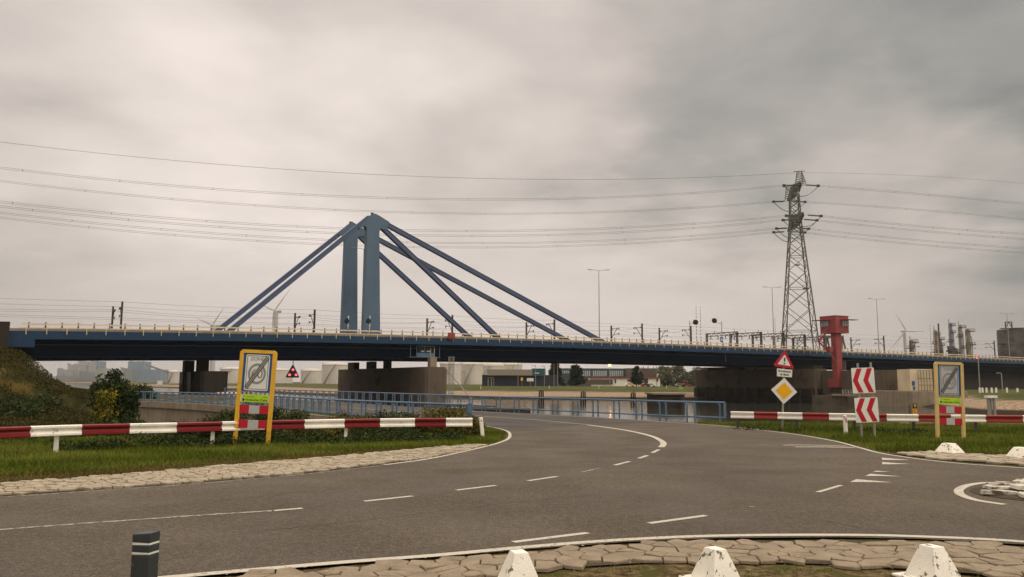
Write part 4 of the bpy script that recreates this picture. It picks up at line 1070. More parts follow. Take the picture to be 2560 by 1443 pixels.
# ------------------------------------------------------------------ blue pedestrian railings beside the road
def railing(name, label, pts, pitch, gap, top, low, mtl, psz=.085, ends=True, drop=0.15, base=0.0):
    line = [Vector((p[0], p[1], 0)) for p in pts]; P = smooth_pts(line, 10) if len(line) > 2 else line
    cum = [0.0]
    for a, b in zip(P[:-1], P[1:]): cum.append(cum[-1] + (b - a).length)
    def at(s):
        s = max(0, min(cum[-1], s)); i = 0
        while i < len(P) - 2 and cum[i + 1] < s: i += 1
        t = (s - cum[i]) / max(1e-6, cum[i + 1] - cum[i]); return P[i].lerp(P[i + 1], t)
    t = thing(name, label, 'railing', tuple(at(cum[-1] / 2)), 'blue painted railings along the lower road')
    for z, w in ((top, .085), (low, .07)):
        mb = MB(); q = [at(cum[-1] * i / 30) + Vector((0, 0, z)) for i in range(31)]; mb.tube(q, w * .62, 8); obj('rail_bar', mb, mtl, t, smooth=True)
    s = .15; n = 0; ex = MB()
    while s < cum[-1]:
        for g_ in (0, gap):
            if s + g_ > cum[-1]: continue
            a = at(s + g_); dirv = (at(s + g_ + .1) - at(s + g_ - .1)).normalized(); 
            mb = MB(); mb.bar(a - Vector((0, 0, drop)), a + Vector((0, 0, top - .14)), psz, psz); mb.bar(a + Vector((0, 0, top - .16)), a - dirv * .1 + Vector((0, 0, top)), psz, psz)
            if n < 100: obj('post', mb, mtl, t)
            else: ex.add(mb.v, mb.f)
            n += 1
        s += pitch
    if ex.v: e = obj('post_row', ex, mtl, t); e['kind'] = 'stuff'
    if ends:
        mb = MB(); a = at(cum[-1]); mb.bar(a + Vector((0, 0, low)), a + Vector((0, 0, top)), .12, .1); obj('end_post', mb, mtl, t)
    return t
farr = pxy([(560, 988), (700, 995.5), (850, 1004), (1000, 1013.5), (1200, 1027), (1300, 1032), (1420, 1037.5), (1560, 1045), (1700, 1052.5), (1813, 1056.5)])
railing('road_railing', 'long blue railing with paired posts on the water side of the lower road', farr, 1.85, .46, 1.02, .24, M['rail_blue'])
nearr = [(x, y) for x, y in wall_line]
railing('road_railing', 'blue railing on the near side of the lower road above the retaining wall', nearr, 1.5, .42, .95, .16, M['rail_blue'], drop=.5)
mb = MB(); a = G(1174, 1064); mb.box((a.x, a.y, .45), (.22, .22, 1.2)); 
tag(obj('railing_end_post', mb, M['rail_blue'], bevel=.015), 'thick blue end post of the near railing behind the left guard rail', 'post')
# retaining wall of the lower road
mb = MB(); P = smooth_pts([Vector((x, y, 0)) for x, y in wall_line], 6); k = 6; vs = []
for i, p in enumerate(P):
    a = (P[min(i + 1, len(P) - 1)] - P[max(i - 1, 0)]).normalized(); nn = Vector((a.y, -a.x, 0))
    if nn.y > 0: nn = -nn
    for o_, z in ((.45, -.0), (.45, -.55), (.25, -.55), (.25, -4.2), (-1.6, -4.2), (-1.6, -.03)): vs.append((p.x + nn.x * o_, p.y + nn.y * o_, z))
fs = [(i * k + j, i * k + (j + 1) % k, (i + 1) * k + (j + 1) % k, (i + 1) * k + j) for i in range(len(P) - 1) for j in range(k)] + [tuple(range(k)), tuple(range((len(P) - 1) * k, len(P) * k))]
mb.add(vs, fs); tag(obj('retaining_wall', mb, M['concrete_light']), 'curved pale concrete retaining wall below the near blue railing, partly overgrown', 'retaining wall')
# far away red and white barrier planks
bp = thing('striped_barrier', 'far low red and white striped barrier planks left of the left zone sign', 'barrier', G(580, 993))
mb = MB(); a = G(536, 992.5); b = G(632, 989.5); n = 18
for i in range(n): mb.mat(i % 2); p, q = a.lerp(b, i / n), a.lerp(b, (i + 1) / n); mb.bar(p + Vector((0, 0, .42)), q + Vector((0, 0, .42)), .08, .36)
obj('plank', mb, [M['paint_red'], M['paint_white']], bp)
for f_ in (0.02, .35, .68, .98): mb = MB(); p = a.lerp(b, f_); mb.bar(p, p + Vector((0, 0, .5)), .1); obj('leg', mb, M['galv'], bp)

# ------------------------------------------------------------------ red and white guard rails
def guardrail(label, pxz, bounds, first_red, redmat, posts, zt=.75):
    """W-beam; painted bands split at the photographed places"""
    C3 = [G(a, b, zt) for a, b in pxz]; P = smooth_pts([Vector((p.x, p.y, 0)) for p in C3], 10)
    def pxof(p):
        d = p + Vector((0, 0, zt)) - CAM; return CX + F * d.dot(_R2) / d.dot(_Fw)
    cum = [0.0]
    for a, b in zip(P[:-1], P[1:]): cum.append(cum[-1] + (b - a).length)
    pxs_ = [pxof(p) for p in P]
    def at(s):
        i = 0
        while i < len(P) - 2 and cum[i + 1] < s: i += 1
        t = (s - cum[i]) / max(1e-6, cum[i + 1] - cum[i]); a = (P[i + 1] - P[i]).normalized(); return P[i].lerp(P[i + 1], t), a
    t = thing('guard_rail', label, 'guard rail', tuple(at(cum[-1] / 2)[0]), 'red and white guard rails beside the road')
    sb = [float(np.interp(b, pxs_, cum)) for b in bounds]
    prof_ = [(0, 0), (.028, -.012), (.075, -.022), (.075, -.075), (.01, -.12), (.0, -.155), (.01, -.19), (.075, -.235), (.075, -.288), (.028, -.298), (0, -.31)]
    red = first_red
    for k_, (a_, b_) in enumerate(zip(sb[:-1], sb[1:])):
        n = max(2, int((b_ - a_) / .5)); vs = []; K = len(prof_)
        for i in range(n + 1):
            s = a_ + (b_ - a_) * i / n; p, d = at(s); nn = Vector((d.y, -d.x, 0))
            if nn.dot(CAM - p) < 0: nn = -nn
            endcut = 0
            for o_, z in prof_: vs.append((p.x + nn.x * o_, p.y + nn.y * o_, zt + z))
            for o_, z in reversed(prof_): vs.append((p.x + nn.x * (o_ - .012), p.y + nn.y * (o_ - .012), zt + z))
        K2 = 2 * K; mb = MB()
        mb.add(vs, [(i * K2 + j, i * K2 + (j + 1) % K2, (i + 1) * K2 + (j + 1) % K2, (i + 1) * K2 + j) for i in range(n) for j in range(K2)] + [tuple(range(K2)), tuple(range(n * K2, (n + 1) * K2))])
        obj('beam_section', mb, redmat if red else M['paint_white'], t); red = not red
    for px in posts:
        s = float(np.interp(px, pxs_, cum)); p, d = at(s); nn = Vector((d.y, -d.x, 0))
        if nn.dot(CAM - p) < 0: nn = -nn
        mb = MB(); c = p - nn * .09; mb.bar(Vector((c.x, c.y, -.3)), Vector((c.x, c.y, zt - .08)), .10, .08); obj('post', mb, M['paint_white'] if redmat is M['paint_red'] else M['steel_dark'], t)
    return t, at, cum
guardrail('red and white guard rail running behind the yellow zone sign',
          [(-420, 1083), (-150, 1074), (30, 1067), (200, 1061.5), (440, 1056.5), (660, 1051.5), (860, 1047.5), (1040, 1045.5), (1181, 1045)],
          [-400, -240, -90, 76, 205, 325, 442, 555, 661, 761, 861, 950, 1037, 1115, 1181][1:], False, M['paint_red'], [-200, 146, 535, 867])
guardrail('rusty red and white guard rail behind the chevron boards and tan zone sign',
          [(1827, 1028.5), (1960, 1031), (2100, 1033.5), (2250, 1035.5), (2400, 1037), (2560, 1038.5), (2760, 1041), (3000, 1045)],
          [1827, 1885, 1944, 2006, 2072, 2141, 2216, 2295, 2376, 2463, 2556, 2650, 2760, 2900], False, M['paint_rust'], [1842, 1990, 2135, 2284, 2440, 2600, 2800])

# ------------------------------------------------------------------ signs
FONT = None
def text(s, size, loc, mtl, parent, bold=.0, sx=1.0, name='lettering'):
    cu = bpy.data.curves.new(name, 'FONT'); cu.body = s; cu.size = size; cu.align_x = 'CENTER'; cu.align_y = 'CENTER'; cu.extrude = .0015; cu.offset = bold; cu.space_line = .9
    to = bpy.data.objects.new(name, cu); COL.objects.link(to); bpy.context.view_layer.update()
    me = bpy.data.meshes.new_from_object(to.evaluated_get(bpy.context.evaluated_depsgraph_get())); bpy.data.objects.remove(to)
    me.transform(Matrix(((sx, 0, 0, loc[0]), (0, 0, -1, loc[1]), (0, 1, 0, loc[2]), (0, 0, 0, 1))))
    me.materials.clear(); me.materials.append(mtl); o = link(name, me, parent); return o
def plate(mb, pts, y, th=.004):
    """pts in (x, z), front face at y - th"""
    mb.prism([(a, y, b) for a, b in pts], (0, -1, 0), th); return mb
def rect(x0, x1, z0, z1): return [(x0, z0), (x1, z0), (x1, z1), (x0, z1)]
def rrect(x0, x1, z0, z1, r, n=4):
    out = []
    for cx, cz, a0 in ((x1 - r, z1 - r, 0), (x0 + r, z1 - r, 90), (x0 + r, z0 + r, 180), (x1 - r, z0 + r, 270)):
        for i in range(n + 1): a = math.radians(a0 + 90 * i / n); out.append((cx + r * math.cos(a), cz + r * math.sin(a)))
    return out
def ringmesh(cx, cz, r0, r1, y, n=40, sx=1.0):
    mb = MB(); vs = []
    for i in range(n):
        a = 2 * math.pi * i / n; vs += [(cx + r0 * sx * math.cos(a), y, cz + r0 * math.sin(a)), (cx + r1 * sx * math.cos(a), y, cz + r1 * math.sin(a))]
    return mb.add(vs, [(2 * i, 2 * i + 1, 2 * ((i + 1) % n) + 1, 2 * ((i + 1) % n)) for i in range(n)])
def zone_sign(label, loc, lean, scale, frame_mat, face, rz, big=1.0):
    t = thing('zone_sign', label, 'road sign', loc, 'tall zone signs in painted frames'); t.rotation_euler = (0, lean, rz); t.scale = (scale,) * 3
    for sg in (-1, 1): 
        mb = MB(); mb.box((sg * .51, 0, 1.38), (.125, .10, 3.0)); obj('post', mb, frame_mat, t, world=False, bevel=.008)
    mb = MB(); mb.prism([(-.572, -.052, 2.84), (-.572, -.052, 2.865), (-.49, -.052, 2.945), (.49, -.052, 2.945), (.572, -.052, 2.865), (.572, -.052, 2.84)], (0, 1, 0), .104); obj('top_rail', mb, frame_mat, t, world=False)
    mb = MB(); mb.box((0, .0, 2.25), (.895, .03, 1.17)); pn = obj('blue_panel', mb, M['sign_blue'], t, world=False)
    mb = MB(); plate(mb, rrect(-.37, .37, 1.68, 2.80, .05), -.018, .006); zp = obj('zone_plate', mb, face, t, world=False)
    mb = MB(); y = -.0265; 
    x0, x1, z0, z1, w = -.335, .335, 1.715, 2.765, .015
    for r_ in (rect(x0, x1, z0, z0 + w), rect(x0, x1, z1 - w, z1), rect(x0, x0 + w, z0 + w, z1 - w), rect(x1 - w, x1, z0 + w, z1 - w)): plate(mb, r_, y + .002, .002)
    dx, dz = (x1 - x0) - .03, (z1 - z0) - .03; L_ = math.hypot(dx, dz); ux, uz = dx / L_, dz / L_; nx_, nz_ = -uz, ux
    for o_ in (-.047, 0, .047):
        c0 = (x0 + .10 + nx_ * o_, z0 + .02 + uz * .06 * 0 + nz_ * o_ + .08 * 0); 
        a_ = (x0 + .03 + nx_ * o_, z0 + .045 + nz_ * o_); b_ = (x1 - .03 + nx_ * o_, z1 - .045 + nz_ * o_); h = .015
        plate(mb, [(a_[0] - nx_ * h, a_[1] - nz_ * h), (b_[0] - nx_ * h, b_[1] - nz_ * h), (b_[0] + nx_ * h, b_[1] + nz_ * h), (a_[0] + nx_ * h, a_[1] + nz_ * h)], y - .006, .003)
    obj('end_bars', mb, M['black'], zp, world=False)
    mb = MB(); h = .053
    a_ = (x0 + .045, z0 + .06); b_ = (x1 - .045, z1 - .06)
    plate(mb, [(a_[0] - nx_ * h, a_[1] - nz_ * h), (b_[0] - nx_ * h, b_[1] - nz_ * h), (b_[0] + nx_ * h, b_[1] + nz_ * h), (a_[0] + nx_ * h, a_[1] + nz_ * h)], y - .003, .002); obj('bar_ground', mb, face, zp, world=False)
    obj('ring', ringmesh(0, 2.20, .245, .325, y - .0005, sx=.86), M['sign_grey'], zp, world=False)
    text('60', .40, (0, y + .001, 2.19), M['sign_grey'], zp, .006, .95)
    text('ZONE', .155, (-.02, y + .001, 2.66), M['sign_grey'], zp, .004)
    mb = MB(); mb.box((0, -.01, 1.435), (.90, .02, .235)); lm = obj('lime_plate', mb, M['sign_lime'], t, world=False)
    mb = MB(); 
    for sg in (-1, 1): plate(mb, rect(sg * .435 - .016, sg * .435 + .016, 1.32, 1.55), -.02, .002)
    plate(mb, rrect(-.385, -.325, 1.45, 1.53, .012), -.02, .002); obj('white_bands', mb, M['sign_white'], lm, world=False)
    mb = MB(); plate(mb, [(-.375, 1.50), (-.35, 1.53), (-.325, 1.50), (-.33, 1.47), (-.37, 1.485)], -.0225, .0015)
    plate(mb, [(-.38, 1.36), (-.39, 1.42), (-.34, 1.435), (-.31, 1.40), (-.33, 1.35), (-.36, 1.335)], -.0205, .0015); obj('emblem', mb, M['dark_green_ink'], lm, world=False)
    text('Hollandse Delta', .105, (.05, -.0215, 1.385), M['dark_green_ink'], lm, .001, 1.0)
    text('waterschap', .052, (-.13, -.0215, 1.485), M['dark_green_ink'], lm); text('zone 60', .045, (.30, -.0215, 1.485), M['dark_green_ink'], lm)
    for zc in (1.095, .645):
        mb = MB()
        for k_, (a, b) in enumerate(((-.448, -.155), (-.155, .165), (.165, .448))): mb.mat(0 if k_ != 1 else 1); mb.box(((a + b) / 2, -.012, zc), (b - a, .024, .255))
        obj('striped_board', mb, [M['sign_red'], M['sign_grey_light']], t, world=False)
    return t
a = G(628, 1113); a.z = 0
zone_sign('yellow framed zone sign with lime plate in front of the left guard rail', a, math.radians(2.4), a.y / 25.1, M['sign_yellow'], M['sign_white'], 0.03)
a = G(2377, 1096); a.z = 0
zone_sign('tan framed faded zone sign standing in the grass before the right guard rail', a, math.radians(1.6), .965, M['sign_tan'], M['sign_grey_light'], .02)
# chevrons
a = PY(2172, 1076, 30.6); a.z = 0; k = 30.6 / F
cv = thing('chevron_sign', 'pair of white boards with red chevrons pointing left on two grey posts', 'road sign', a); cv.rotation_euler = (0, math.radians(-.6), .05)
for x in (-.26, .25): mb = MB(); mb.tube([(x, .05, -.3), (x, .05, 2.83 if x > 0 else 2.8)], .042, 10); obj('post', mb, M['galv'], cv, world=False, smooth=True)
def chev_board(x0, z1, w, h, tilt):
    bd = MB(); plate(bd, rrect(x0, x0 + w, z1 - h, z1, .04), .0, .02); o = obj('chevron_board', bd, M['sign_white'], cv, world=False)
    mb = MB()
    for a_, b_ in ((.03, 0), (.49, 0)):
        f = lambda u, v: (x0 + w * u, z1 - h * v)
        q = [f(a_ + .205, .025), f(a_ + .43, .025), f(a_ + .22, .5), f(a_ + .44, .975), f(a_ + .215, .975), f(a_, .5)]
        # split in two convex quads
        plate(mb, [q[0], q[5], q[2], q[1]], -.0205, .004); plate(mb, [q[5], q[4], q[3], q[2]], -.0205, .004)
    obj('red_chevrons', mb, M['sign_red'], o, world=False); o.rotation_euler = (0, tilt, 0)
kk = lambda y: PY(2172, y, 30.6).z
chev_board(-.50, kk(919.5), .88, kk(919.5) - kk(983), math.radians(-1.2)); chev_board(-.46, kk(994), .90, kk(994) - kk(1056), math.radians(-1.5))
# warning triangle, sub plate and priority diamond on one pole
Yp = 35.6; a = PY(1957, 1060, Yp); pz = lambda x, y: PY(x, y, Yp)
sg_ = thing('priority_sign', 'pole with red warning triangle, text plate and yellow priority diamond behind the right guard rail', 'road sign', (a.x, Yp, 0))
mb = MB(); q0 = pz(1956, 1066); q1 = pz(1961, 885); mb.tube([q0 + Vector((0, .06, -.4)), q1 + Vector((0, .06, 0))], .042, 10); obj('pole', mb, M['galv'], sg_, smooth=True)
def px_plate(pts, y, th): 
    mb = MB(); mb.prism([Vector((p.x, y, p.z)) for p in (pz(a_, b_) for a_, b_ in pts)], (0, -1, 0), th); return mb
tr = [(1962, 875), (1986, 923), (1932.5, 914.5)]
def roundtri(pts, r):
    out = []
    for i in range(3):
        p = Vector(pts[i]).to_3d(); a_ = (Vector(pts[i - 1]).to_3d() - p).normalized(); b_ = (Vector(pts[(i + 1) % 3]).to_3d() - p).normalized()
        out += [tuple((p + a_ * r).xy), tuple((p + (a_ + b_) * r * .32).xy), tuple((p + b_ * r).xy)]
    return out
def shrink(pts, k_): 
    cx = sum(p[0] for p in pts) / len(pts); cy = sum(p[1] for p in pts) / len(pts); return [(cx + (p[0] - cx) * k_, cy + (p[1] - cy) * k_) for p in pts]
to = obj('warning_triangle', px_plate(roundtri(tr, 3.2), Yp, .02), M['sign_red'], sg_)
obj('triangle_face', px_plate(shrink(tr, .60), Yp - .0205, .004), M['sign_white'], to)
mb = px_plate([(1959.2, 894.5), (1963.4, 895), (1962.6, 905), (1960.0, 904.7)], Yp - .026, .004)
c = pz(1960.6, 909.2); mb.prism([Vector((c.x + .036 * math.cos(i * .524), Yp - .026, c.z + .036 * math.sin(i * .524))) for i in range(12)], (0, -1, 0), .004); obj('exclamation_mark', mb, M['black'], to)
sp = obj('text_plate', px_plate([(1942.5, 921), (1980.5, 925), (1979.5, 943.5), (1942, 941)], Yp, .015), M['sign_white'], sg_)
def world_text(s, size, px, py, y, rot, mtl, parent, bold, sx=.8):
    c = pz(px, py); o = text(s, size, (0, 0, 0), mtl, parent, bold, sx); me = o.data
    me.transform(Matrix.Translation((c.x, y, c.z)) @ Matrix.Rotation(rot, 4, 'Y')); o.location = world_off(parent)
world_text('Bromfietsers', .125, 1961.3, 928.5, Yp - .018, .085, M['black'], sp, .003, .86); world_text('op rijbaan', .125, 1961, 936.5, Yp - .018, .085, M['black'], sp, .003, .8)
dm = [(1961, 945), (1992.5, 980.5), (1959, 1010.5), (1927.5, 974.5)]
do = obj('priority_diamond', px_plate(dm, Yp, .02), M['sign_white'], sg_); obj('yellow_face', px_plate(shrink(dm, .66), Yp - .0205, .004), M['sign_amber'], do)
# two small plates right of the quay wall
qs = thing('quay_marker', 'small yellow and black number plates on a post at the quay behind the guard rail', 'marker', PY(2282, 1040, 60))
mb = MB(); mb.tube([PY(2276, 1060, 60), PY(2274, 1012, 60)], .05, 6); obj('post', mb, M['steel_dark'], qs)
for (x0, y0, x1, y1, m1, m2, ch) in ((2283, 1009, 2292, 1021.5, 'black', 'sign_amber', '9'), (2283, 1022.5, 2292.5, 1035, 'sign_amber', 'black', 'C')):
    u, v = PY(x0, y1, 59.9), PY(x1, y0, 59.9); mb = MB(); mb.box(((u.x + v.x) / 2, 59.93, (u.z + v.z) / 2), (v.x - u.x, .05, v.z - u.z)); o = obj('number_plate', mb, M[m1], qs)
    tt = text(ch, .34, ((u.x + v.x) / 2, 59.9, (u.z + v.z) / 2), M[m2], o, .008); 

# reflector posts
def reflector(label, px, pyb, Y, h, lean, red=False):
    a = PY(px, pyb, Y); t = thing('reflector_post', label, 'reflector post', (a.x, Y, 0)); t.rotation_euler = (0, lean, .2)
    mb = MB(); mb.prism([(-.06, -.05, -.1), (.06, -.05, -.1), (.075, .05, -.1), (-.075, .05, -.1)], (0, 0, 1), h + .08); mb.prism([(-.06, -.05, h - .02), (.06, -.05, h - .02), (.075, .05, h - .02), (-.075, .05, h - .02)], (0, .2, 1), .035)
    obj('body', mb, M['paint_white'], t, world=False, bevel=.012)
    mb = MB(); mb.box((0, -.053, h - .18 if red else h - .1), (.045, .008, .2 if red else .05)); obj('reflector', mb, M['sign_red'] if red else M['galv'], t, world=False)
reflector('white reflector post on the grass tip at the end of the left guard rail', 1207, 1088, 30.0, .70, math.radians(-6))
reflector('white post with a red reflector in front of the right guard rail', 2115, 1078, 32.3, .74, math.radians(-1), True)

# grey bollard near the camera
a = PY(358, 1480, 6.2)
bl = thing('bollard', 'dark grey plastic bollard with two pale reflective bands in the foreground', 'bollard', (a.x, 6.2, 0)); bl.rotation_euler = (0, 0, -.22)
H = PY(358, 1330, 6.2).z
def sl(z0, z1, w, d, tilt0=0, tilt1=0):
    mb = MB(); w2, d2 = w / 2, d / 2
    vs = [(-w2, -d2, z0), (w2, -d2, z0 + tilt0), (w2, d2, z0 + tilt0), (-w2, d2, z0), (-w2, -d2, z1), (w2, -d2, z1 + tilt1), (w2, d2, z1 + tilt1), (-w2, d2, z1)]
    return mb.add(vs, [(3, 2, 1, 0), (4, 5, 6, 7), (0, 1, 5, 4), (1, 2, 6, 5), (2, 3, 7, 6), (3, 0, 4, 7)])
obj('body', sl(-.1, H - .157, .152, .12), M['plastic_grey'], bl, world=False, bevel=.008)
obj('reflective_band', sl(H - .157, H - .140, .146, .112, .004, .004), M['reflect'], bl, world=False)
obj('collar', sl(H - .140, H - .088, .150, .118), M['plastic_grey'], bl, world=False, bevel=.005)
obj('reflective_band', sl(H - .088, H - .070, .146, .112, .004, .004), M['reflect'], bl, world=False)
obj('cap', sl(H - .070, H - .010, .152, .12, 0, .014), M['plastic_grey'], bl, world=False, bevel=.006)

# white painted concrete blocks
def block_proto():
    t = thing('concrete_block', '', 'concrete block')
    mb = MB(); h = .315
    lv_ = [(-.02, .185, .20), (.02, .175, .19), (.17, .122, .14), (h, .070, .085)]; vs = []
    for z, hx, hy in lv_: vs += [(-hx, -hy, z), (hx, -hy, z), (hx, hy, z), (-hx, hy, z)]
    fs = [(4 * a + i, 4 * a + (i + 1) % 4, 4 * a + 4 + (i + 1) % 4, 4 * a + 4 + i) for a in range(3) for i in range(4)] + [(12, 13, 14, 15), (3, 2, 1, 0)]
    mb.add(vs, fs); obj('body', mb, M['block_paint'], t, world=False, bevel=.006)
    mb = MB(); mb.box((-.03, .05, -.012), (.50, .44, .04)); obj('foot', mb, M['block_paint'], t, world=False, bevel=.01); return t
bp_ = block_proto()
BL = [(1297, 1456, .30, 1.0, 'white painted concrete block at the near kerb, leftmost of the three in front'), (1790, 1446, .42, 1.0, 'white painted concrete block at the near kerb, middle of the three in front'),
      (2333, 1441, .36, 1.03, 'white painted concrete block at the near kerb, rightmost of the three in front')]
for i, (px, py, rz, sc, lab) in enumerate(BL):
    a = G(px, py); o = bp_ if i == 0 else dup(bp_, a); o.location = (a.x, a.y, -.01); o.rotation_euler = (0, 0, rz); o.scale = (sc,) * 3; o['label'] = lab; o['group'] = 'white concrete blocks along the road'
for px, py, lab in ((2388, 1136, 'weathered white concrete block below the tan zone sign'), (2572, 1148, 'white concrete block cut by the right edge beyond the road')):
    a = G(px, py); o = dup(bp_, (a.x, a.y + .3, -.02), .5, lab, 'white concrete blocks along the road', (1.75, 1.6, 1.0))

# ------------------------------------------------------------------ vegetation
def leaves(centers, n, spread, size, seed, updir=.35, tone_spread=.35, flat=False):
    """leaf cards scattered in clumps; returns (verts, quads, tone)"""
    r = np.random.default_rng(seed); c = np.asarray(centers, float); k = len(c)
    sp = np.broadcast_to(np.asarray(spread, float), (k, 3))
    ci = np.repeat(np.arange(k), n); N = len(ci)
    g = r.normal(size=(N, 3)); g /= np.maximum(1, np.linalg.norm(g, axis=1) / 1.6)[:, None]
    p = c[ci] + g * sp[ci]
    a = r.normal(size=(N, 3)); a[:, 2] += updir; a /= np.linalg.norm(a, axis=1)[:, None]
    b = np.cross(a, r.normal(size=(N, 3))); b /= np.linalg.norm(b, axis=1)[:, None]
    sz = size * r.uniform(.6, 1.4, N)[:, None]
    if flat: a[:, 2] *= .12; b[:, 2] *= .12
    V = np.stack([p - a * sz, p + b * sz * .42, p + a * sz, p - b * sz * .42], 1).reshape(-1, 3)
    Fq = np.arange(N * 4).reshape(N, 4)
    ct = r.uniform(0, 1, k); tone = np.clip(ct[ci] * (1 - tone_spread) + r.uniform(0, 1, N) * tone_spread, 0, 1)
    return V, Fq, np.repeat(tone, 4)
def foliage(name, cl, mtl, parent=None, label=None, cat=None, group=None):
    V = []; Q = []; T = []; b = 0
    for v, q, t in cl: V.append(v); Q.append(q + b); T.append(t); b += len(v)
    me = np_mesh(name, np.concatenate(V), np.concatenate(Q), mtl, {'tone': np.concatenate(T)})
    o = link(name, me, parent)
    if parent is not None: o.location = world_off(parent)
    return tag(o, label, cat, group) if label else o
def crown_pts(c, rad, n, seed, top=1.0):
    r = np.random.default_rng(seed); out = []
    while len(out) < n:
        q = r.uniform(-1, 1, 3)
        if q @ q < 1 and (q @ q > .25 or r.random() < .35): out.append((c[0] + q[0] * rad[0], c[1] + q[1] * rad[1], c[2] + q[2] * rad[2]))
    return out
def bush(name, label, c, rad, mtl, seed, nclump=60, nleaf=110, size=.09, spread=.22, group=None, cat='bush', trunk=True, trunk_r=.07):
    t = thing(name, label, cat, (c[0], c[1], c[2] - rad[2]), group)
    pts = crown_pts(c, rad, nclump, seed)
    foliage('crown' if trunk_r > .1 else 'foliage', [leaves(pts, nleaf, spread * np.array([1, 1, .8]) * max(rad) / 1.2 if not np.isscalar(spread) else spread, size, seed)], mtl, t)
    mb = MB(); r = random.Random(seed); base = Vector((c[0], c[1], c[2] - rad[2] - .2))
    mid = Vector((c[0], c[1], c[2] - rad[2] * .3)); mb.tube([base, base.lerp(mid, .5) + Vector((r.uniform(-.1, .1), 0, 0)), mid], [trunk_r * 1.4, trunk_r * 1.1, trunk_r * .8], 7)
    for p in r.sample(pts, min(14, len(pts))):
        q = Vector(p); m0 = base.lerp(mid, r.uniform(.4, 1)); mb.tube([m0, m0.lerp(q, .5) + Vector((0, 0, .1 * rad[2])), q], [trunk_r * .6, trunk_r * .4, trunk_r * .15], 5)
    obj('trunk' if trunk_r > .1 else 'stems', mb, M['bark'], t); return t
# the big bush at the end of the retaining wall, its yellow sucker and smaller neighbours
def at_px(px, Y): return PY(px, 950, Y).x
x = at_px(292, 60); bush('big_bush', 'large dark green bush at the end of the retaining wall', (x, 60, .35), (1.55, 1.4, 2.2), M['leaf_dark'], 21, 90, 130, .13, .34, trunk_r=.12)
x = at_px(268, 57.5); bush('yellowing_bush', 'narrow yellow green bush in front of the large dark bush', (x, 57.5, -.2), (.5, .4, 1.8), M['leaf_yellow'], 22, 22, 60, .1, .3)
x = at_px(300, 55); bush('low_bush', 'low dark bush at the foot of the large bush', (x, 55, -1.6), (2.0, 1.2, .9), M['leaf_dark'], 23, 46, 100, .12, .3)
x = at_px(352, 86); bush('low_bush', 'small dark bush behind the left end of the near blue railing', (x - 1.5, 88, .6), (2.6, 1.0, .75), M['leaf_dark'], 24, 30, 90, .14, .32)
# brambles behind the left guard rail
br = [(575, 27.5, 1.0, .50, 'leaf_dark', 'dark bramble just left of the yellow zone sign'), (640, 31, 1.3, .62, 'leaf_dark', 'tall dark bramble showing through the yellow zone sign'),
      (715, 31, 1.1, .50, 'leaf_dark', 'dark bramble just right of the yellow zone sign'), (790, 30, 1.3, .30, 'leaf_olive', 'low olive bramble behind the guard rail right of the sign'),
      (880, 31, 1.1, .42, 'leaf_olive', 'olive bramble behind the guard rail, second right of the sign'), (960, 31.5, 1.2, .46, 'leaf_dark', 'dark bramble behind the guard rail below the blue railing'),
      (1075, 32.5, 1.0, .50, 'leaf_olive', 'yellowish bramble against the blue railing near its end'), (1130, 31.5, .8, .58, 'leaf_olive', 'yellowish bramble at the thick blue end post'),
      (1184, 31.0, .3, .36, 'leaf_olive', 'small weed clump at the end of the left guard rail'), (500, 29, 1.4, .30, 'leaf_dark', 'low dark bramble left of the yellow zone sign')]
for i, (px, Y, w, h, m_, lab) in enumerate(br):
    x = at_px(px, Y); bush('bramble', lab, (x, Y, h * .9 - .05), (w, .7, h), M[m_], 40 + i, int(26 + w * 22), 90, .045, .14, 'brambles behind the left guard rail', trunk_r=.015)
# weeds spilling under the guard rail: one uncounted mass
r = random.Random(5); pts = []; spr = []
for i in range(620):
    u = r.random(); px = 150 + u * 1010; Y = np.interp(px, [0, 600, 1180], [22.8, 25.9, 28.2]) + r.uniform(-.5, 1.5)
    if px < 420 and r.random() < .5: continue
    h = r.uniform(.04, .34) * (.6 + .4 * math.sin(px * .021) + .35 * math.sin(px * .057)); x = at_px(px, Y)
    pts.append((x, Y, max(.03, h))); spr.append((.22, .22, .09))
for i in range(60):
    px = r.uniform(1840, 2300); Y = np.interp(px, [1830, 2560], [35, 31]) + r.uniform(-.2, .9); pts.append((at_px(px, Y), Y, r.uniform(.02, .14))); spr.append((.3, .2, .07))
o = foliage('weeds', [leaves(pts, 34, np.array(spr), .045, 6)], M['leaf_dark']); o['kind'] = 'stuff'
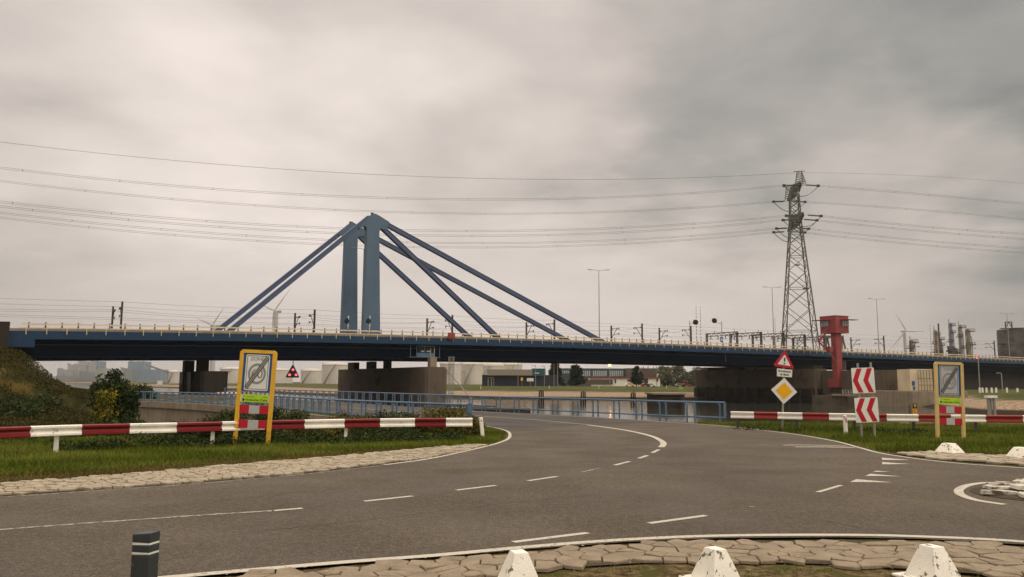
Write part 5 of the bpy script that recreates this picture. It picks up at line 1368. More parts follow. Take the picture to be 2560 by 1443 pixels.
# shaggy growth on the embankment and in the hollow
pts = []; spr = []
for i in range(4600):
    px = r.uniform(-120, 345); Y = 32 + 90 * r.random() ** .8; x = at_px(px, Y)
    if inside(np.array([[x, Y]]), water_poly)[0]: continue
    if inside(np.array([[x, Y]]), [(-3, 38)] + wall_line[::-1] + [(-80, 200), (100, 200)])[0]: continue
    z = hz(x, Y); k = Y / 60; pts.append((x, Y, z + .12 * k)); spr.append((.55 * k, .5 * k, .16 * k))
o = foliage('hillside_growth', [leaves(pts[::2], 34, np.array(spr[::2]), .15, 7), leaves(pts[1::2], 30, np.array(spr[1::2]), .12, 8)], M['leaf_hill'] if 'leaf_hill' in M else tonemat('leaf_hill', [S(42, 42, 16), S(56, 58, 20), S(62, 56, 22), S(72, 64, 28), S(54, 64, 22)])); o['kind'] = 'stuff'
for i, (px, Y, rx, rz_, lab) in enumerate(((30, 84, 3.0, 1.5, 'dark shrub on the embankment at the left edge'), (75, 88, 2.4, 1.1, 'dark shrub on the embankment below the girder end'), (118, 98, 1.4, .9, 'small spiky shrub on the embankment shoulder'))):
    x = at_px(px, Y); bush('shrub', lab, (x, Y, hz(x, Y) + rz_ * .5), (rx, 1.4, rz_), M['leaf_dark'], 60 + i, 44, 90, .17, .42, 'dark shrubs on the embankment')

def blades(poly_px, density, hgt, wid, seed, mtl, name, keep=None, z0=-.03):
    P = pxy(poly_px); P_ = np.array(P); rr = np.random.default_rng(seed)
    x0, y0 = P_.min(0); x1, y1 = P_.max(0); N = int((x1 - x0) * (y1 - y0) * density)
    q = np.column_stack([rr.uniform(x0, x1, N), rr.uniform(y0, y1, N)]); q = q[inside(q, P)]
    if keep is not None: q = q[keep(q, rr)]
    N = len(q); a = rr.uniform(0, 2 * np.pi, N)
    nz = .5 + .5 * np.sin(q[:, 0] * 1.3 + 2 * np.sin(q[:, 1] * .9)) * np.cos(q[:, 1] * 1.7 + 1.5 * np.sin(q[:, 0] * .7))
    h = hgt * rr.uniform(.5, 1.3, N) * (.65 + .7 * nz); w = wid * rr.uniform(.7, 1.3, N)
    dx, dy = np.cos(a) * w / 2, np.sin(a) * w / 2; lean = rr.normal(0, .45, (N, 2)) * h[:, None]
    zb = np.full(N, z0)
    V = np.stack([np.column_stack([q[:, 0] - dx, q[:, 1] - dy, zb]), np.column_stack([q[:, 0] + dx, q[:, 1] + dy, zb]), np.column_stack([q[:, 0] + lean[:, 0], q[:, 1] + lean[:, 1], zb + h])], 1).reshape(-1, 3)
    n2 = .5 + .5 * np.sin(q[:, 0] * .8 + 1.7 * np.cos(q[:, 1] * 1.3))
    tone = np.clip(.25 + .5 * n2 + rr.normal(0, .22, N), 0, 1)
    o = link(name, np_mesh(name, V, np.arange(N * 3).reshape(N, 3), mtl, {'tone': np.repeat(tone, 3)})); o['kind'] = 'stuff'; return o
isl_grass = [(-300, 1212), (0, 1190), (120, 1184), (250, 1176), (400, 1165), (560, 1152), (720, 1141), (900, 1128), (1060, 1117), (1130, 1114), (1200, 1110.5), (1240, 1105), (1262, 1095), (1262, 1085), (1245, 1075), (1212, 1068.5), (1172, 1068), (900, 1076), (560, 1086), (200, 1096), (-300, 1110)]
blades(isl_grass, 520, .12, .016, 31, M['grass_blade'], 'grass')
dead = tonemat('dead_grass', [S(70, 56, 26), S(94, 76, 36), S(120, 100, 56), S(78, 80, 32)], .95, spec=.03)
blades([(-300, 1229), (0, 1208), (250, 1191), (400, 1179), (560, 1164), (720, 1151), (900, 1136), (1060, 1121), (1060, 1114), (900, 1125), (720, 1137), (560, 1148), (400, 1160), (250, 1171), (0, 1184), (-300, 1206)], 560, .07, .016, 35, dead, 'dead_grass')
blades([(2215, 1132), (2330, 1134), (2560, 1143), (2800, 1153), (2800, 1147), (2560, 1137), (2330, 1128), (2200, 1125)], 400, .08, .018, 36, dead, 'dead_grass')
rg = [(1745, 1061), (1830, 1063), (1900, 1071), (2000, 1084), (2090, 1099), (2150, 1115), (2200, 1128), (2330, 1131), (2440, 1134), (2560, 1140), (2800, 1150), (2800, 1070), (2560, 1063), (2200, 1060), (1900, 1057), (1745, 1056)]
blades(rg, 300, .15, .02, 32, M['grass_blade'], 'grass')
blades([(-100, 1680), (600, 1524), (1210, 1446), (1400, 1425), (1600, 1413), (1800, 1409), (2050, 1415), (2300, 1429), (2560, 1448), (2700, 1500), (2700, 1600), (600, 1700)], 260, .07, .010, 33, M['grass_blade'], 'sparse_grass',
       keep=lambda q, rr: (np.sin(q[:, 0] * 3.1 + 2 * np.sin(q[:, 1] * 4)) * np.cos(q[:, 1] * 5) > .35))
# low tufts on the verge between the railing and the lower road
blades([(830, 1041), (1000, 1053), (1172, 1064), (1180, 1058), (1000, 1048), (830, 1036), (700, 1023), (585, 1013), (585, 1015), (700, 1026)], 60, .16, .03, 34, M['grass_blade'], 'verge_grass', z0=0)

# fallen leaves and bits along the verges
r = random.Random(9); pts = []
for i in range(170):
    k_ = r.random(); px = r.uniform(0, 1250); py = np.interp(px, [0, 560, 1060, 1250], [1206, 1162, 1120, 1085]) + r.uniform(-75, 34) * (1 - px / 1700)
    p = G(px, py); pts.append((p.x, p.y, .045))
for i in range(70): px = r.uniform(1900, 2560); p = G(px, np.interp(px, [1900, 2200, 2560], [1068, 1110, 1128]) + r.uniform(-15, 10)); pts.append((p.x, p.y, .06))
for i in range(120): px = r.uniform(300, 2560); p = G(px, np.interp(px, [300, 1330, 2560], [1465, 1382, 1380]) + r.uniform(-12, 60)); pts.append((p.x, p.y, .035))
o = foliage('fallen_leaves', [leaves(pts, 1, .02, .03, 12, updir=0, flat=True)], tonemat('dry_leaf', [S(96, 74, 40), S(150, 128, 80), S(190, 176, 140)])); o['kind'] = 'stuff'

# ------------------------------------------------------------------ the far bank and beyond
def place(px, Y): return Vector((PY(px, 955, Y).x, Y, 0))
def zpx(px, py, Y): return PY(px, py, Y).z
def pbox(mb, x0, y0, x1, y1, Y, depth, zb=None):
    a = PY(x0, y1, Y); b = PY(x1, y0, Y); z0 = a.z if zb is None else zb
    mb.box(((a.x + b.x) / 2, Y + depth / 2, (z0 + b.z) / 2), (b.x - a.x, depth, b.z - z0)); return mb
# mooring posts in the canal
for i, (px, y0, y1, n, lab) in enumerate(((1353, 975, 1008, 3, 'leftmost'), (1458, 978, 1010, 3, 'middle'), (1583, 980, 1011, 3, 'rightmost'))):
    Y = 205; t = thing('mooring_post', f'{lab} of three dark mooring post clusters along the stone bank', 'mooring post', place(px, Y), 'mooring posts in the canal')
    for k_ in range(n):
        mb = MB(); dx = (k_ - 1) * .5; a = PY(px, y0 + (0 if k_ == 1 else 2), Y); mb.tube([(a.x + dx * 1.2, Y + abs(dx), -4), (a.x + dx * .9, Y, a.z)], [.2, .17], 8); obj('pile', mb, M['pile_wood'], t)
mb = MB(); pbox(mb, 1636, 986, 1712, 1020, 165, 9, -4); t = tag(obj('sheet_pile_dolphin', mb, M['concrete_dark']), 'dark square mooring dolphin with pale rim standing in the water', 'mooring dolphin')
mb = MB(); pbox(mb, 1632, 983, 1716, 986.5, 164.6, 10); obj('rim', mb, M['concrete_light'], t)
mb = MB(); a = PY(1706, 990, 164.4); mb.tube([(a.x, 164.4, -4), (a.x, 164.4, a.z)], .5, 8); obj('fender_pile', mb, M['pile_wood'], t)
t = thing('mooring_post', 'grey steel mooring post with white top in front of the right bank', 'mooring post', place(2476, 120))
for k_ in range(3): mb = MB(); a = PY(2470 + k_ * 7, 991, 120); mb.tube([(a.x, 120 + (k_ == 1) * .3, -4), (a.x, 120 + (k_ == 1) * .3, a.z - .3)], .22, 8); obj('pile', mb, M['galv'], t)
mb = MB(); a = PY(2477, 992, 120); mb.box((a.x, 120, a.z), (1.5, .9, .35)); obj('cap', mb, M['paint_white'], t)
for px, lab in ((169.5, 'left'), (174.5, 'right')):
    mb = MB(); a = PY(px, 962, 300); mb.tube([(a.x, 300, -4), (a.x, 300, a.z)], .3, 6); tag(obj('channel_post', mb, M['pile_wood']), f'{lab} of two short dark posts in the water beyond the embankment', 'post', 'posts beyond the embankment')
# storage tanks
TK = [(417, 931, 444, 952, 760), (540, 922.5, 607, 952, 700), (608, 924, 716, 951, 820), (746, 927, 800, 949, 730), (798, 911.5, 868, 951, 640), (1098, 909.5, 1152, 947, 620), (1152, 911, 1206, 948, 640), (1176, 914, 1262, 948, 760), (1256, 911.5, 1306, 945, 800)]
tl = ['small cream storage tank left of the left pier', 'low cream storage tank behind the yellow zone sign', 'wide cream storage tank mostly hidden behind the yellow zone sign', 'low cream storage tank right of the hanging signal', 'tall cream storage tank left of the middle pier',
      'tall cream storage tank just right of the middle pier ladder', 'tall cream storage tank left of the domed tank', 'cream storage tank with a domed roof behind the grey hall', 'cream storage tank behind the right half of the grey hall']
for i, (x0, y0, x1, y1, Y) in enumerate(TK):
    a = PY(x0, y0, Y); b = PY(x1, y0, Y); R_ = (b.x - a.x) / 2; cx = (a.x + b.x) / 2; h = a.z
    t = thing('storage_tank', tl[i], 'storage tank', (cx, Y + R_, 0), 'cream storage tanks on the far bank')
    mb = MB(); mb.lathe([(R_, -2), (R_, h - .3), (R_ + .25, h - .3), (R_ + .25, h), (R_ * .98, h)], (cx, Y + R_, 0), 48); obj('shell', mb, M['tank'], t, smooth=True)
    dome = 2.2 if i != 7 else 5.5
    mb = MB(); mb.lathe([(R_ * .98, h)] + [(R_ * .98 * math.cos(q), h + dome * math.sin(q)) for q in (.3, .6, .9, 1.2, 1.5)] + [(0.01, h + dome)], (cx, Y + R_, 0), 40); obj('roof', mb, M['tank'], t, smooth=True)
    mb = MB(); 
    for q in range(22):
        an = math.pi + math.pi * q / 21; p = Vector((cx + (R_ + .3) * math.cos(an), Y + R_ + (R_ + .3) * math.sin(an), h)); mb.bar(p, p + Vector((0, 0, 1.1)), .12)
        if q: mb.bar(pp + Vector((0, 0, 1.1)), p + Vector((0, 0, 1.1)), .1)
        pp = p
    obj('rim_railing', mb, M['galv'], t)
    mb = MB(); an0, an1 = 4.0, 4.9; pp = None
    for q in range(16):
        an = an0 + (an1 - an0) * q / 15; p = Vector((cx + (R_ + .5) * math.cos(an), Y + R_ + (R_ + .5) * math.sin(an), h * q / 15 + .5))
        if pp is not None: mb.bar(pp, p, .8, .25)
        pp = p
    obj('spiral_stair', mb, M['galv'], t)
# hall and office
t = thing('industrial_hall', 'long grey and dark blue hall with a teal end block seen beneath the bridge', 'industrial hall', place(1300, 350))
mb = MB(); pbox(mb, 1205, 938, 1396, 964, 352, 26, 0); obj('lower_wall', mb, mat('hall_navy', S(42, 46, 56), .6, .1), t)
mb = MB(); pbox(mb, 1218, 924, 1331, 938.5, 350, 22); obj('upper_wall', mb, mat('hall_grey', S(146, 136, 118), .7, .05), t)
mb = MB(); pbox(mb, 1330.5, 921.5, 1364, 940, 351, 24); obj('teal_block', mb, mat('hall_teal', S(40, 82, 86), .6, .08), t)
mb = MB(); pbox(mb, 1336, 932, 1348, 934, 350.8, .2); obj('lettering', mb, M['sign_white'], t)
mb = MB(); pbox(mb, 1219, 944, 1222, 960, 351.7, .3, .5); pbox(mb, 1227, 944, 1230, 960, 351.7, .3, .5); pbox(mb, 1233, 944, 1235, 960, 351.7, .3, .5); pbox(mb, 1219, 943, 1235, 944.2, 351.7, .3); obj('door_frame', mb, M['galv'], t)
M['office'] = mat('office_brown', S(96, 82, 70), .8, .08)
t = thing('office_building', 'two storey office with a band of pale windows behind the dark conifers', 'office building', place(1520, 420))
mb = MB(); pbox(mb, 1396, 921.5, 1567, 962, 420, 16, 0); obj('wall', mb, mat('office_teal', S(60, 76, 78), .6, .08), t)
for i in range(32): 
    if i % 8 == 7: continue
    mb = MB(); x0 = 1400 + i * 5.15; pbox(mb, x0, 927, x0 + 3.4, 941 if i > 10 else 933.5, 419.8, .3); obj('window', mb, M['window'], t)
mb = MB(); pbox(mb, 1455, 943, 1560, 947.5, 419.5, .4); obj('canopy', mb, M['concrete'], t)
mb = MB(); pbox(mb, 1566, 921, 1642, 963, 417, 18, 0); obj('brown_wing', mb, M['office'], t)
for x0 in (1592, 1604, 1609, 1620, 1634): mb = MB(); pbox(mb, x0, 916 + (x0 % 3), x0 + 1.2, 921.5, 417.5, 1); obj('roof_vent', mb, M['steel_dark'], t)
t = thing('low_annex', 'long low white annex in front of the office', 'annex', place(1560, 392))
mb = MB(); pbox(mb, 1475, 945, 1650, 961, 392, 9, 0); obj('wall', mb, M['paint_white'], t)
mb = MB(); pbox(mb, 1474, 944, 1651, 945.6, 391.5, 10); obj('roof_edge', mb, M['red_box'], t)
for x0, x1, y0, y1 in ((1475, 1532, 949, 961), (1537, 1540, 948, 958), (1569, 1579, 949, 953), (1591, 1602, 948, 959), (1611, 1620, 945.7, 961), (1641, 1645, 947, 954)):
    mb = MB(); pbox(mb, x0, y0, x1, y1, 391.7, .3, None); obj('window', mb, M['window_dark'] if x1 - x0 < 40 else M['office'], t)
mb = MB(); pbox(mb, 1700, 946, 1742, 962, 430, 10, 0); t = tag(obj('brick_shed', mb, mat('shed_red', S(128, 82, 72), .8, .1)), 'low reddish shed partly hidden by the wide pier', 'shed')
# hedge fence by the office
mb = MB(); pbox(mb, 1440, 950, 1478, 960, 380, .4, 0); tag(obj('board_fence', mb, M['office']), 'brown board fence between conifers and white annex', 'fence')
# trees on the far bank
def tree(px, Y, ytop, wpx, lab, mtl, seed, nc=60, nl=60, cone=False):
    a = place(px, Y); zt = zpx(px, ytop, Y); k_ = Y / F; w = wpx * k_ / 2; t = thing('pine_tree' if cone else 'tree', lab, 'tree', a, 'trees on the far bank')
    r = random.Random(seed); pts = []
    for i in range(nc):
        u = r.random(); z = .8 + (zt - .8) * (u * .92 + .04); ww = w * ((1 - u * .72) if cone else math.sin(math.pi * (.18 + .74 * u)) ** .6); an = r.uniform(0, 6.28); q = r.random() ** .5
        pts.append((a.x + ww * q * math.cos(an), Y + ww * q * math.sin(an), z))
    foliage('crown', [leaves(pts, nl, (w * .18, w * .18, w * .11), .34 * w / 5 + .16, seed)], M[mtl], t)
    mb = MB(); mb.tube([(a.x, Y, -.5), (a.x, Y, zt * .5), (a.x, Y, zt * .92)], [w * .09, w * .06, w * .015], 7)
    for p in pts[:16]: mb.tube([(a.x, Y, p[2] - w * .2), p], [w * .03, w * .01], 5)
    obj('trunk', mb, M['bark'], t)
tree(1388, 368, 906, 44, 'tall dark conifer right of the teal block, cut by the girder above', 'leaf_conifer', 71, 80, 60, True)
tree(1441, 366, 913, 46, 'broad dark conifer left of the office windows', 'leaf_conifer', 72, 80, 60, True)
tree(1591, 372, 915, 32, 'dark conifer before the brown office wing', 'leaf_conifer', 73, 60, 60, True)
tree(1604, 374, 930, 20, 'small dark conifer right beside the brown wing conifer', 'leaf_conifer', 74, 30, 50, True)
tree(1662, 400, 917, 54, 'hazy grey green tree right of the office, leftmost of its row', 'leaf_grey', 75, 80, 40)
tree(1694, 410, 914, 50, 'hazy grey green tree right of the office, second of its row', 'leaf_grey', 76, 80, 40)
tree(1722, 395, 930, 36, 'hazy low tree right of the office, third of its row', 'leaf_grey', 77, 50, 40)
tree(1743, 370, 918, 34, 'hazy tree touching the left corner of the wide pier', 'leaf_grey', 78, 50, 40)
# poles and lamps on the far bank
def pole(px, y0, Y, lab, arm=True, lit=False):
    a = place(px, Y); zt = zpx(px, y0, Y); t = thing('far_street_lamp', lab, 'street lamp', a, 'thin poles on the far bank')
    mb = MB(); mb.tube([(a.x, Y, -.5), (a.x, Y, zt)], [.14, .09], 6); obj('pole', mb, M['galv'], t)
    mb = MB(); mb.box((a.x - (0 if lit else .7), Y, zt + .05), (.9 if lit else 1.5, .5, .7 if lit else .22)); obj('lamp_head', mb, M['lit'] if lit else M['galv'], t)
M['lit'] = emit('lamp_glow', S(255, 186, 92), 9)
for px, y0, Y, lab in ((1295, 905, 330, 'thin pole in front of the grey hall'), (1339, 915, 325, 'thin pole before the teal block, left one'), (1361, 916, 326, 'thin pole at the right end of the teal block'), (1385, 906, 322, 'pole directly before the tall conifer, left of two'),
                       (1394, 906, 322, 'pole directly before the tall conifer, right of two'), (1641, 912, 330, 'thin pole at the right end of the brown wing'), (1173, 912, 430, 'thin pole before the tanks near the ladder'), (1162, 930, 420, 'short pole before the tanks near the ladder')): pole(px, y0, Y, lab)
pole(1524.5, 914, 318, 'lit orange street lamp glowing under the bridge girder', True, True)
o = bpy.data.objects.new('lamp_glow_light', bpy.data.lights.new('lamp_glow_light', 'POINT')); o.data.energy = 60; o.data.color = (1, .6, .25); o.location = PY(1524.5, 915, 316); COL.objects.link(o)
# small signs, bollards and parked cars on the far bank
def fsign(x0, y0, x1, y1, Y, m_, lab):
    t = thing('far_sign', lab, 'sign', place((x0 + x1) / 2, Y), None); mb = MB(); pbox(mb, x0, y0, x1, y1, Y, .15); obj('panel', mb, M[m_], t)
    mb = MB(); a = PY((x0 + x1) / 2, y1, Y); mb.tube([(a.x, Y + .1, -.5), (a.x, Y + .1, a.z)], .08, 6); obj('pole', mb, M['galv'], t)
fsign(1302, 944, 1307.5, 952, 318, 'sign_amber', 'small orange sign before the dark blue hall'); fsign(1317, 945.5, 1334, 953.5, 318, 'sign_white', 'small white billboard before the dark blue hall')
fsign(1698, 968, 1707, 973, 262, 'sign_lime', 'small pale yellow board on the grass left of the wide pier'); fsign(1574, 957.5, 1582, 964, 300, 'sign_amber', 'small yellow direction board on the grass bank')
fsign(393, 952, 406, 962, 330, 'sign_white', 'small square white board on the bank left of the left pier')
for i, px in enumerate((1202, 1373, 1497, 1666)):
    a = place(px, 285); z = hz(a.x, 285); mb = MB(); mb.box((a.x, 285, z + .5), (.2, .15, 1.1)); tag(obj('marker_post', mb, M['paint_white']), f'white marker post on the far grass bank, {ORD[i]} from left', 'marker post', 'marker posts on the far bank')
for i, px in enumerate((2448, 2455, 2465, 2478, 2489, 2516, 2542)):
    Y = 176; a = place(px, Y); z = zpx(px, 975.5, Y); mb = MB(); mb.box((a.x, Y, z), (.34, .2, 1.1 if i < 6 else .9)); tag(obj('marker_post', mb, M['paint_white']), f'white marker post on the right bank, {ORD[i]} from left', 'marker post', 'marker posts on the right bank')
def far_lamp(px, y0, y1, Y, lab, head=True):
    a = PY(px, y1, Y); zt = zpx(px, y0, Y); t = thing('street_lamp', lab, 'street lamp', (a.x, Y, a.z)); mb = MB(); mb.tube([(a.x, Y, a.z - 1), (a.x, Y, zt), (a.x - .3, Y, zt + .1)], .11, 6); obj('pole', mb, M['galv'], t)
    if head: mb = MB(); mb.box((a.x - .7, Y, zt + .1), (.8, .3, .18)); obj('lamp_head', mb, M['galv'], t, bevel=.03)
far_lamp(2506, 934, 970, 178, 'short white street lamp before the dark right abutment'); far_lamp(2450, 892, 973, 180, 'tall grey pole before the right abutment', False)
mb = MB(); s, z = BP(2442, 894, -.4); mb.tube([W(s, -.4, z), W(s, -.6, z)], .45, 10); tag(obj('warning_lamp', mb, M['red_lamp']), 'round red lamp glowing on the bridge edge right of the tan sign', 'lamp')
def car(px, Y, col, lab, rz=0.0):
    a = place(px, Y); z = hz(a.x, Y); t = thing('parked_car', lab, 'car', (a.x, Y, z), 'cars parked before the annex'); t.rotation_euler = (0, 0, rz)
    mb = MB(); mb.prism([(-2.1, -.85, .35), (2.1, -.85, .35), (2.15, -.85, .75), (1.3, -.85, .88), (.7, -.85, 1.4), (-1.1, -.85, 1.42), (-1.9, -.85, .95), (-2.15, -.85, .8)], (0, 1, 0), 1.7); obj('body', mb, M[col], t, world=False, bevel=.05)
    mb = MB(); mb.prism([(1.1, -.87, .92), (.6, -.87, 1.33), (-1.0, -.87, 1.35), (-1.6, -.87, .95)], (0, 1, 0), 1.74); obj('window', mb, M['window_dark'], t, world=False)
    for sx in (-1.3, 1.3): mb = MB(); mb.tube([(sx, -.9, .33), (sx, .9, .33)], .33, 12); obj('wheel', mb, M['black'], t, world=False)
for px, col, lab in ((1574, 'paint_white', 'white car parked before the annex, left one'), (1627, 'paint_white', 'white car parked at the right end of the annex'), (1614, 'red_box', 'red car parked between the white cars'), (1716, 'red_box', 'red car parked near the wide pier'), (1700, 'galv', 'grey car parked near the wide pier')): car(px, 345, col, lab)

# wind turbines
def turbine(px, hy, Y, lab, blades_px, yaw, rad=1.0):
    a = PY(px, hy, Y); t = thing('wind_turbine', lab, 'wind turbine', (a.x, Y, 0), 'pale wind turbines in the haze'); s_ = Y / F
    mb = MB(); tw = 5.6 * s_ * rad; mb.tube([(a.x, Y, -1), (a.x, Y, a.z - 1)], [tw * 1.25, tw * .9], 20); obj('tower', mb, M['turbine'], t, smooth=True)
    mb = MB(); d = Vector((math.cos(yaw), math.sin(yaw), 0)); c = Vector((a.x, Y, a.z)); L_ = 7.5 * s_ * rad
    mb.tube([c - d * L_ * .75, c - d * L_ * .55, c + d * L_ * 1.4, c + d * L_ * 1.7], [.8 * s_ * rad, 3.2 * s_ * rad, 4.2 * s_ * rad, 2.2 * s_ * rad], 12); obj('nacelle', mb, M['turbine'], t, smooth=True)
    hub = c - d * L_ * .8
    for bx, by in blades_px:
        e = PY(bx, by, hub.y); e.y = hub.y; v = e - hub; n = 8; mb = MB(); ws = [1.3, 2.3, 2.6, 2.2, 1.8, 1.4, 1.0, .7, .3]; vs = []
        ax_ = v.normalized(); pr = Vector((0, 1, 0)).cross(ax_)
        for i in range(n + 1):
            p = hub + v * (i / n); w = ws[i] * s_; vs += [p - pr * w * .4, p + Vector((0, .25 * w, 0)), p + pr * w * .9, p - Vector((0, .25 * w, 0))]
        mb.add(vs, [(i * 4 + j, i * 4 + (j + 1) % 4, i * 4 + 4 + (j + 1) % 4, i * 4 + 4 + j) for i in range(n) for j in range(4)] + [(0, 1, 2, 3), (4 * n, 4 * n + 1, 4 * n + 2, 4 * n + 3)])
        obj('blade', mb, M['turbine'], t, smooth=True)
turbine(691, 778, 930, 'pale wind turbine rising behind the left stays', ((728, 718), (640, 755), (680, 850)), .3)
turbine(536, 814, 1180, 'pale wind turbine sunk behind the bridge rail left of the stays', ((563, 764), (490, 795), (545, 870)), .3)
turbine(2261, 828, 1250, 'pale wind turbine with three blades left of the refinery columns', ((2238, 782), (2311, 829), (2224, 876)), 2.2, .7)

# refinery
def column(px, y0, wpx, Y, lab, mt_, decks, pipes=True, seed=0):
    a = place(px, Y); zt = zpx(px, y0, Y); s_ = Y / F; R_ = wpx * s_ / 2; r = random.Random(seed)
    t = thing('distillation_column', lab, 'refinery column', a, 'refinery columns at the right')
    mb = MB(); mb.lathe([(R_ * 1.15, -2), (R_ * 1.1, zt * .35), (R_, zt * .4), (R_, zt - R_), (R_ * .8, zt - R_ * .4), (R_ * .2, zt)], (a.x, Y, 0), 20); obj('shell', mb, mt_, t, smooth=True)
    mb = MB()
    for z in decks:
        zz = zt * z; sd = r.choice((-1, 1)); cx = a.x + sd * R_ * .9; w = R_ * 1.5
        mb.box((cx, Y - .2, zz), (w * 2.1, R_ * 2.4, .35)); 
        for q in range(6): mb.bar((cx - w + q * w / 2.5, Y - R_ * 1.2, zz), (cx - w + q * w / 2.5, Y - R_ * 1.2, zz + 2.0), .22)
        mb.bar((cx - w, Y - R_ * 1.2, zz + 2), (cx + w, Y - R_ * 1.2, zz + 2), .2)
    obj('platform', mb, M['steel_dark'], t)
    if pipes:
        mb = MB()
        for dx in (-1.25, 1.2): mb.tube([(a.x + dx * R_, Y - R_ * .6, 0), (a.x + dx * R_, Y - R_ * .6, zt * r.uniform(.8, 1.0)), (a.x, Y, zt * 1.0)], .35, 6)
        mb.tube([(a.x - R_ * .6, Y, zt - R_), (a.x - R_ * .6, Y, zt + 2.5)], .3, 6); obj('pipe', mb, M['galv'], t)
cg = mat('column_grey', S(128, 124, 120), .6, .15, .2); cb_ = mat('column_blue', S(116, 116, 134), .6, .12, .2); ct_ = mat('column_tan', S(124, 112, 92), .6, .15, .2)
column(2284, 850, 11, 560, 'short grey refinery column right of the wind turbine', cg, (.55, .82, .95), seed=1)
column(2345, 824, 9, 600, 'slim dark column with a thin chimney, first of the tall refinery columns', ct_, (.45, .6, .75, .9), seed=2)
column(2356, 846, 8, 606, 'lower column leaning on the slim dark one behind the tan sign', ct_, (.5, .7, .85, .97), seed=3)
column(2384, 807, 9, 600, 'tallest bluish refinery column above the tan sign', cb_, (.4, .56, .7, .84, .95), seed=4)
column(2408, 812, 9, 600, 'tall pale refinery column right of the bluish one', cg, (.4, .62, .8, .95), seed=5)
column(2427, 822, 12, 600, 'thick tan refinery column, rightmost of the tall group', ct_, (.5, .72, .95), seed=6)
mb = MB(); a = PY(2347.5, 809, 600); mb.tube([(a.x, 601, 0), (a.x, 601, a.z)], .6, 8); tag(obj('thin_chimney', mb, M['steel_dark']), 'thin dark chimney sticking above the first tall column', 'chimney')
t = thing('pipe_rack', 'tangle of pipes and vessels at the foot of the tallest column', 'pipe rack', place(2384, 590)); mb = MB(); r = random.Random(4)
for i in range(16): x0 = 2370 + r.random() * 28; y0 = r.uniform(868, 884); a = PY(x0, y0, 590); mb.box((a.x, 590 + r.uniform(-2, 2), a.z), (r.uniform(1, 4), 2, r.uniform(.8, 3)))
for i in range(10): x0 = 2370 + i * 3; a = PY(x0, 872, 590); mb.bar((a.x, 590, 0), (a.x, 590, a.z), .4)
obj('steelwork', mb, M['steel_dark'], t)
t = thing('reactor_vessel', 'broad dark steel clad vessel with side stairs at the right edge', 'vessel', place(2560, 460)); a = PY(2521, 820, 460); b = PY(2600, 820, 460); R_ = (b.x - a.x) / 2; cx = (a.x + b.x) / 2
mb = MB(); mb.lathe([(R_, 0), (R_, a.z - 2.5), (R_ * .99, a.z - .6), (R_ * .6, a.z + .4), (.01, a.z + .6)], (cx, 460 + R_, 0), 40); obj('shell', mb, mat('vessel', S(84, 78, 76), .6, .3, .3, col2=S(48, 44, 44), patch=(.45, .6, .12)), t, smooth=True)
mb = MB(); q0 = PY(2514, 820, 460); mb.bar((q0.x, 460 + R_ * .6, q0.z), (cx, 460, q0.z), 1.6, .4)
for z in np.arange(4, a.z - 6, 3.6): mb.box((a.x - .4, 460 + R_ * .7, z), (4.2, 3, .35)); mb.bar((a.x - 2.4, 460 + R_ * .7 - 1.5, z), (a.x - 2.4, 460 + R_ * .7 - 1.5, z + 3.6), .3)
obj('side_stair', mb, M['steel_dark'], t)
mb = MB(); c0 = PY(2541, 820, 460); c1 = PY(2556, 802, 460)
for x_ in (c0.x, c1.x): mb.bar((x_, 470, c0.z - 1), (x_, 470, c1.z), .5)
mb.bar((c0.x, 470, c1.z), (c1.x, 470, c1.z), .5); mb.bar((c0.x, 470, c0.z + 1), ((c0.x + c1.x) / 2, 470, c1.z), .35); mb.bar((c1.x, 470, c0.z + 1), ((c0.x + c1.x) / 2, 470, c1.z), .35)
obj('top_frame', mb, M['steel_dark'], t)
mb = MB(); 
for i in range(5): a = PY(2502 + i * 4, 880, 455); mb.bar((a.x, 455, 0), (a.x, 455, a.z + i), .4)
for y in (880, 886): a = PY(2500, y, 455); b = PY(2524, y, 455); mb.bar(a, b, .4)
tag(obj('pipe_rack', mb, M['steel_dark']), 'small open steel rack left of the dark vessel', 'pipe rack')

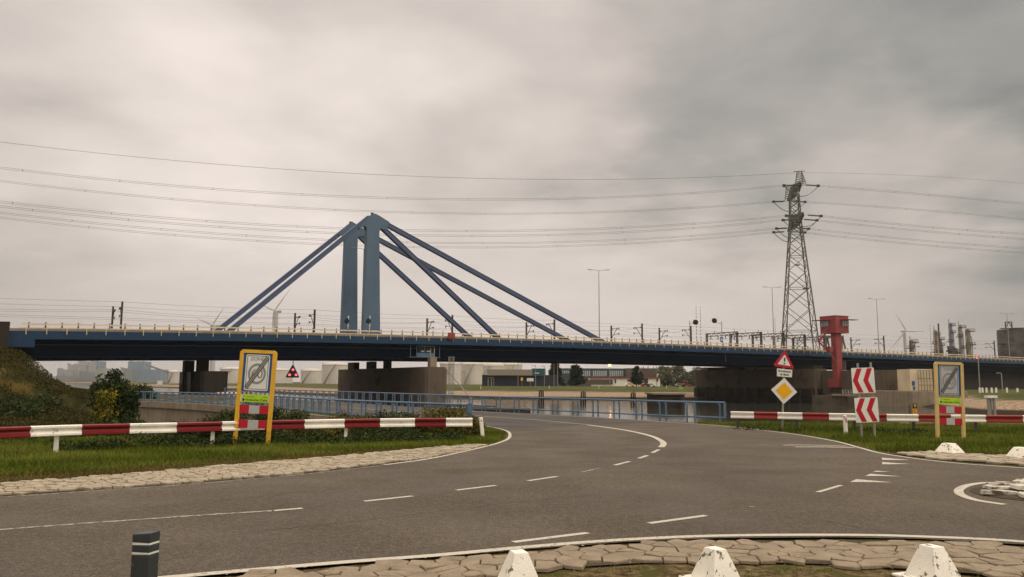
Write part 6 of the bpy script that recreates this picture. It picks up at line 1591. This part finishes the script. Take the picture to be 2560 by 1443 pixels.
# far hazy skyline beyond the wide water
M['silo_grey'] = mat('silo_grey', S(156, 157, 154), .7, .08, .02); M['silo_blue'] = mat('silo_blue', S(124, 142, 156), .7, .08, .02); M['silo_dark'] = mat('silo_dark', S(134, 136, 134), .7, .08, .02)  # distance haze is mixed into these paler wall colours
SKY = [(138, 940, 165, 961, 'silo_dark', 'low dark block of the hazy skyline, leftmost'), (142, 924, 162, 942, 'silo_grey', 'stepped tower on the leftmost skyline block'), (166, 912, 196, 961, 'silo_grey', 'broad grey silo block in the haze'),
       (193, 904, 223, 961, 'silo_grey', 'tallest pale silo tower in the haze'), (224, 903, 245, 961, 'silo_blue', 'slim bluish tower beside the tallest silo'), (240, 921, 262, 961, 'silo_grey', 'grey store right of the bluish tower'), (260, 925, 290, 961, 'silo_grey', 'low hazy store left of the blue hall'),
       (300, 921, 316, 961, 'silo_dark', 'narrow hazy block touching the blue hall'), (317, 904, 360, 961, 'silo_blue', 'tall blue hazy hall behind the bush'), (345, 924, 402, 961, 'silo_blue', 'long low blue hazy hall'), (196, 930, 216, 962, 'silo_dark', 'dark base block before the tallest silo')]
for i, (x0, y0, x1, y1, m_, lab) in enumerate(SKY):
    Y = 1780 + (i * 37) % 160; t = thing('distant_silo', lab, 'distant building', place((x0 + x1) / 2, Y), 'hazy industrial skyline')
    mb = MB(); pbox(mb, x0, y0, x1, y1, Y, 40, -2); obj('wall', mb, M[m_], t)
    mb = MB(); r = random.Random(i)
    for q in range(3): xx = r.uniform(x0, x1 - 4); pbox(mb, xx, y0 - r.uniform(1, 3.5), xx + r.uniform(2, 5), y0, Y + 8, 8)
    obj('roof_plant', mb, M['silo_dark'], t)
mb = MB(); a = PY(366, 912, 1750); b = PY(432, 936, 1750); mb.bar(a, b, 3, 4); mb.bar(PY(420, 930, 1750), PY(420, 961, 1750), 3); tag(obj('conveyor', mb, M['silo_dark']), 'long sloping conveyor bridge right of the blue hazy hall', 'conveyor')
mb = MB()
for i in range(60):
    r = random.Random(100 + i); x0 = 60 + i * 7; pbox(mb, x0, 957 - r.uniform(0, 6) ** 1.1, x0 + r.uniform(4, 9), 961, 1900, 20, -2)
o = obj('distant_sheds', mb, M['silo_grey']); o['kind'] = 'stuff'

# ------------------------------------------------------------------ haze
hzb = MB(); hzb.box((0, 1480, 58), (5200, 3080, 130)); mt = bpy.data.materials.new('haze'); mt.use_nodes = True; nt = mt.node_tree; nt.nodes.clear()
t_ = NT(nt); pv = t_.n('ShaderNodeVolumePrincipled', i={'Color': S(214, 212, 206), 'Density': .00013, 'Anisotropy': .2}); mo = t_.n('ShaderNodeOutputMaterial'); nt.links.new(pv.outputs[0], mo.inputs['Volume'])
ho = obj('haze', hzb, mt); ho['kind'] = 'stuff'
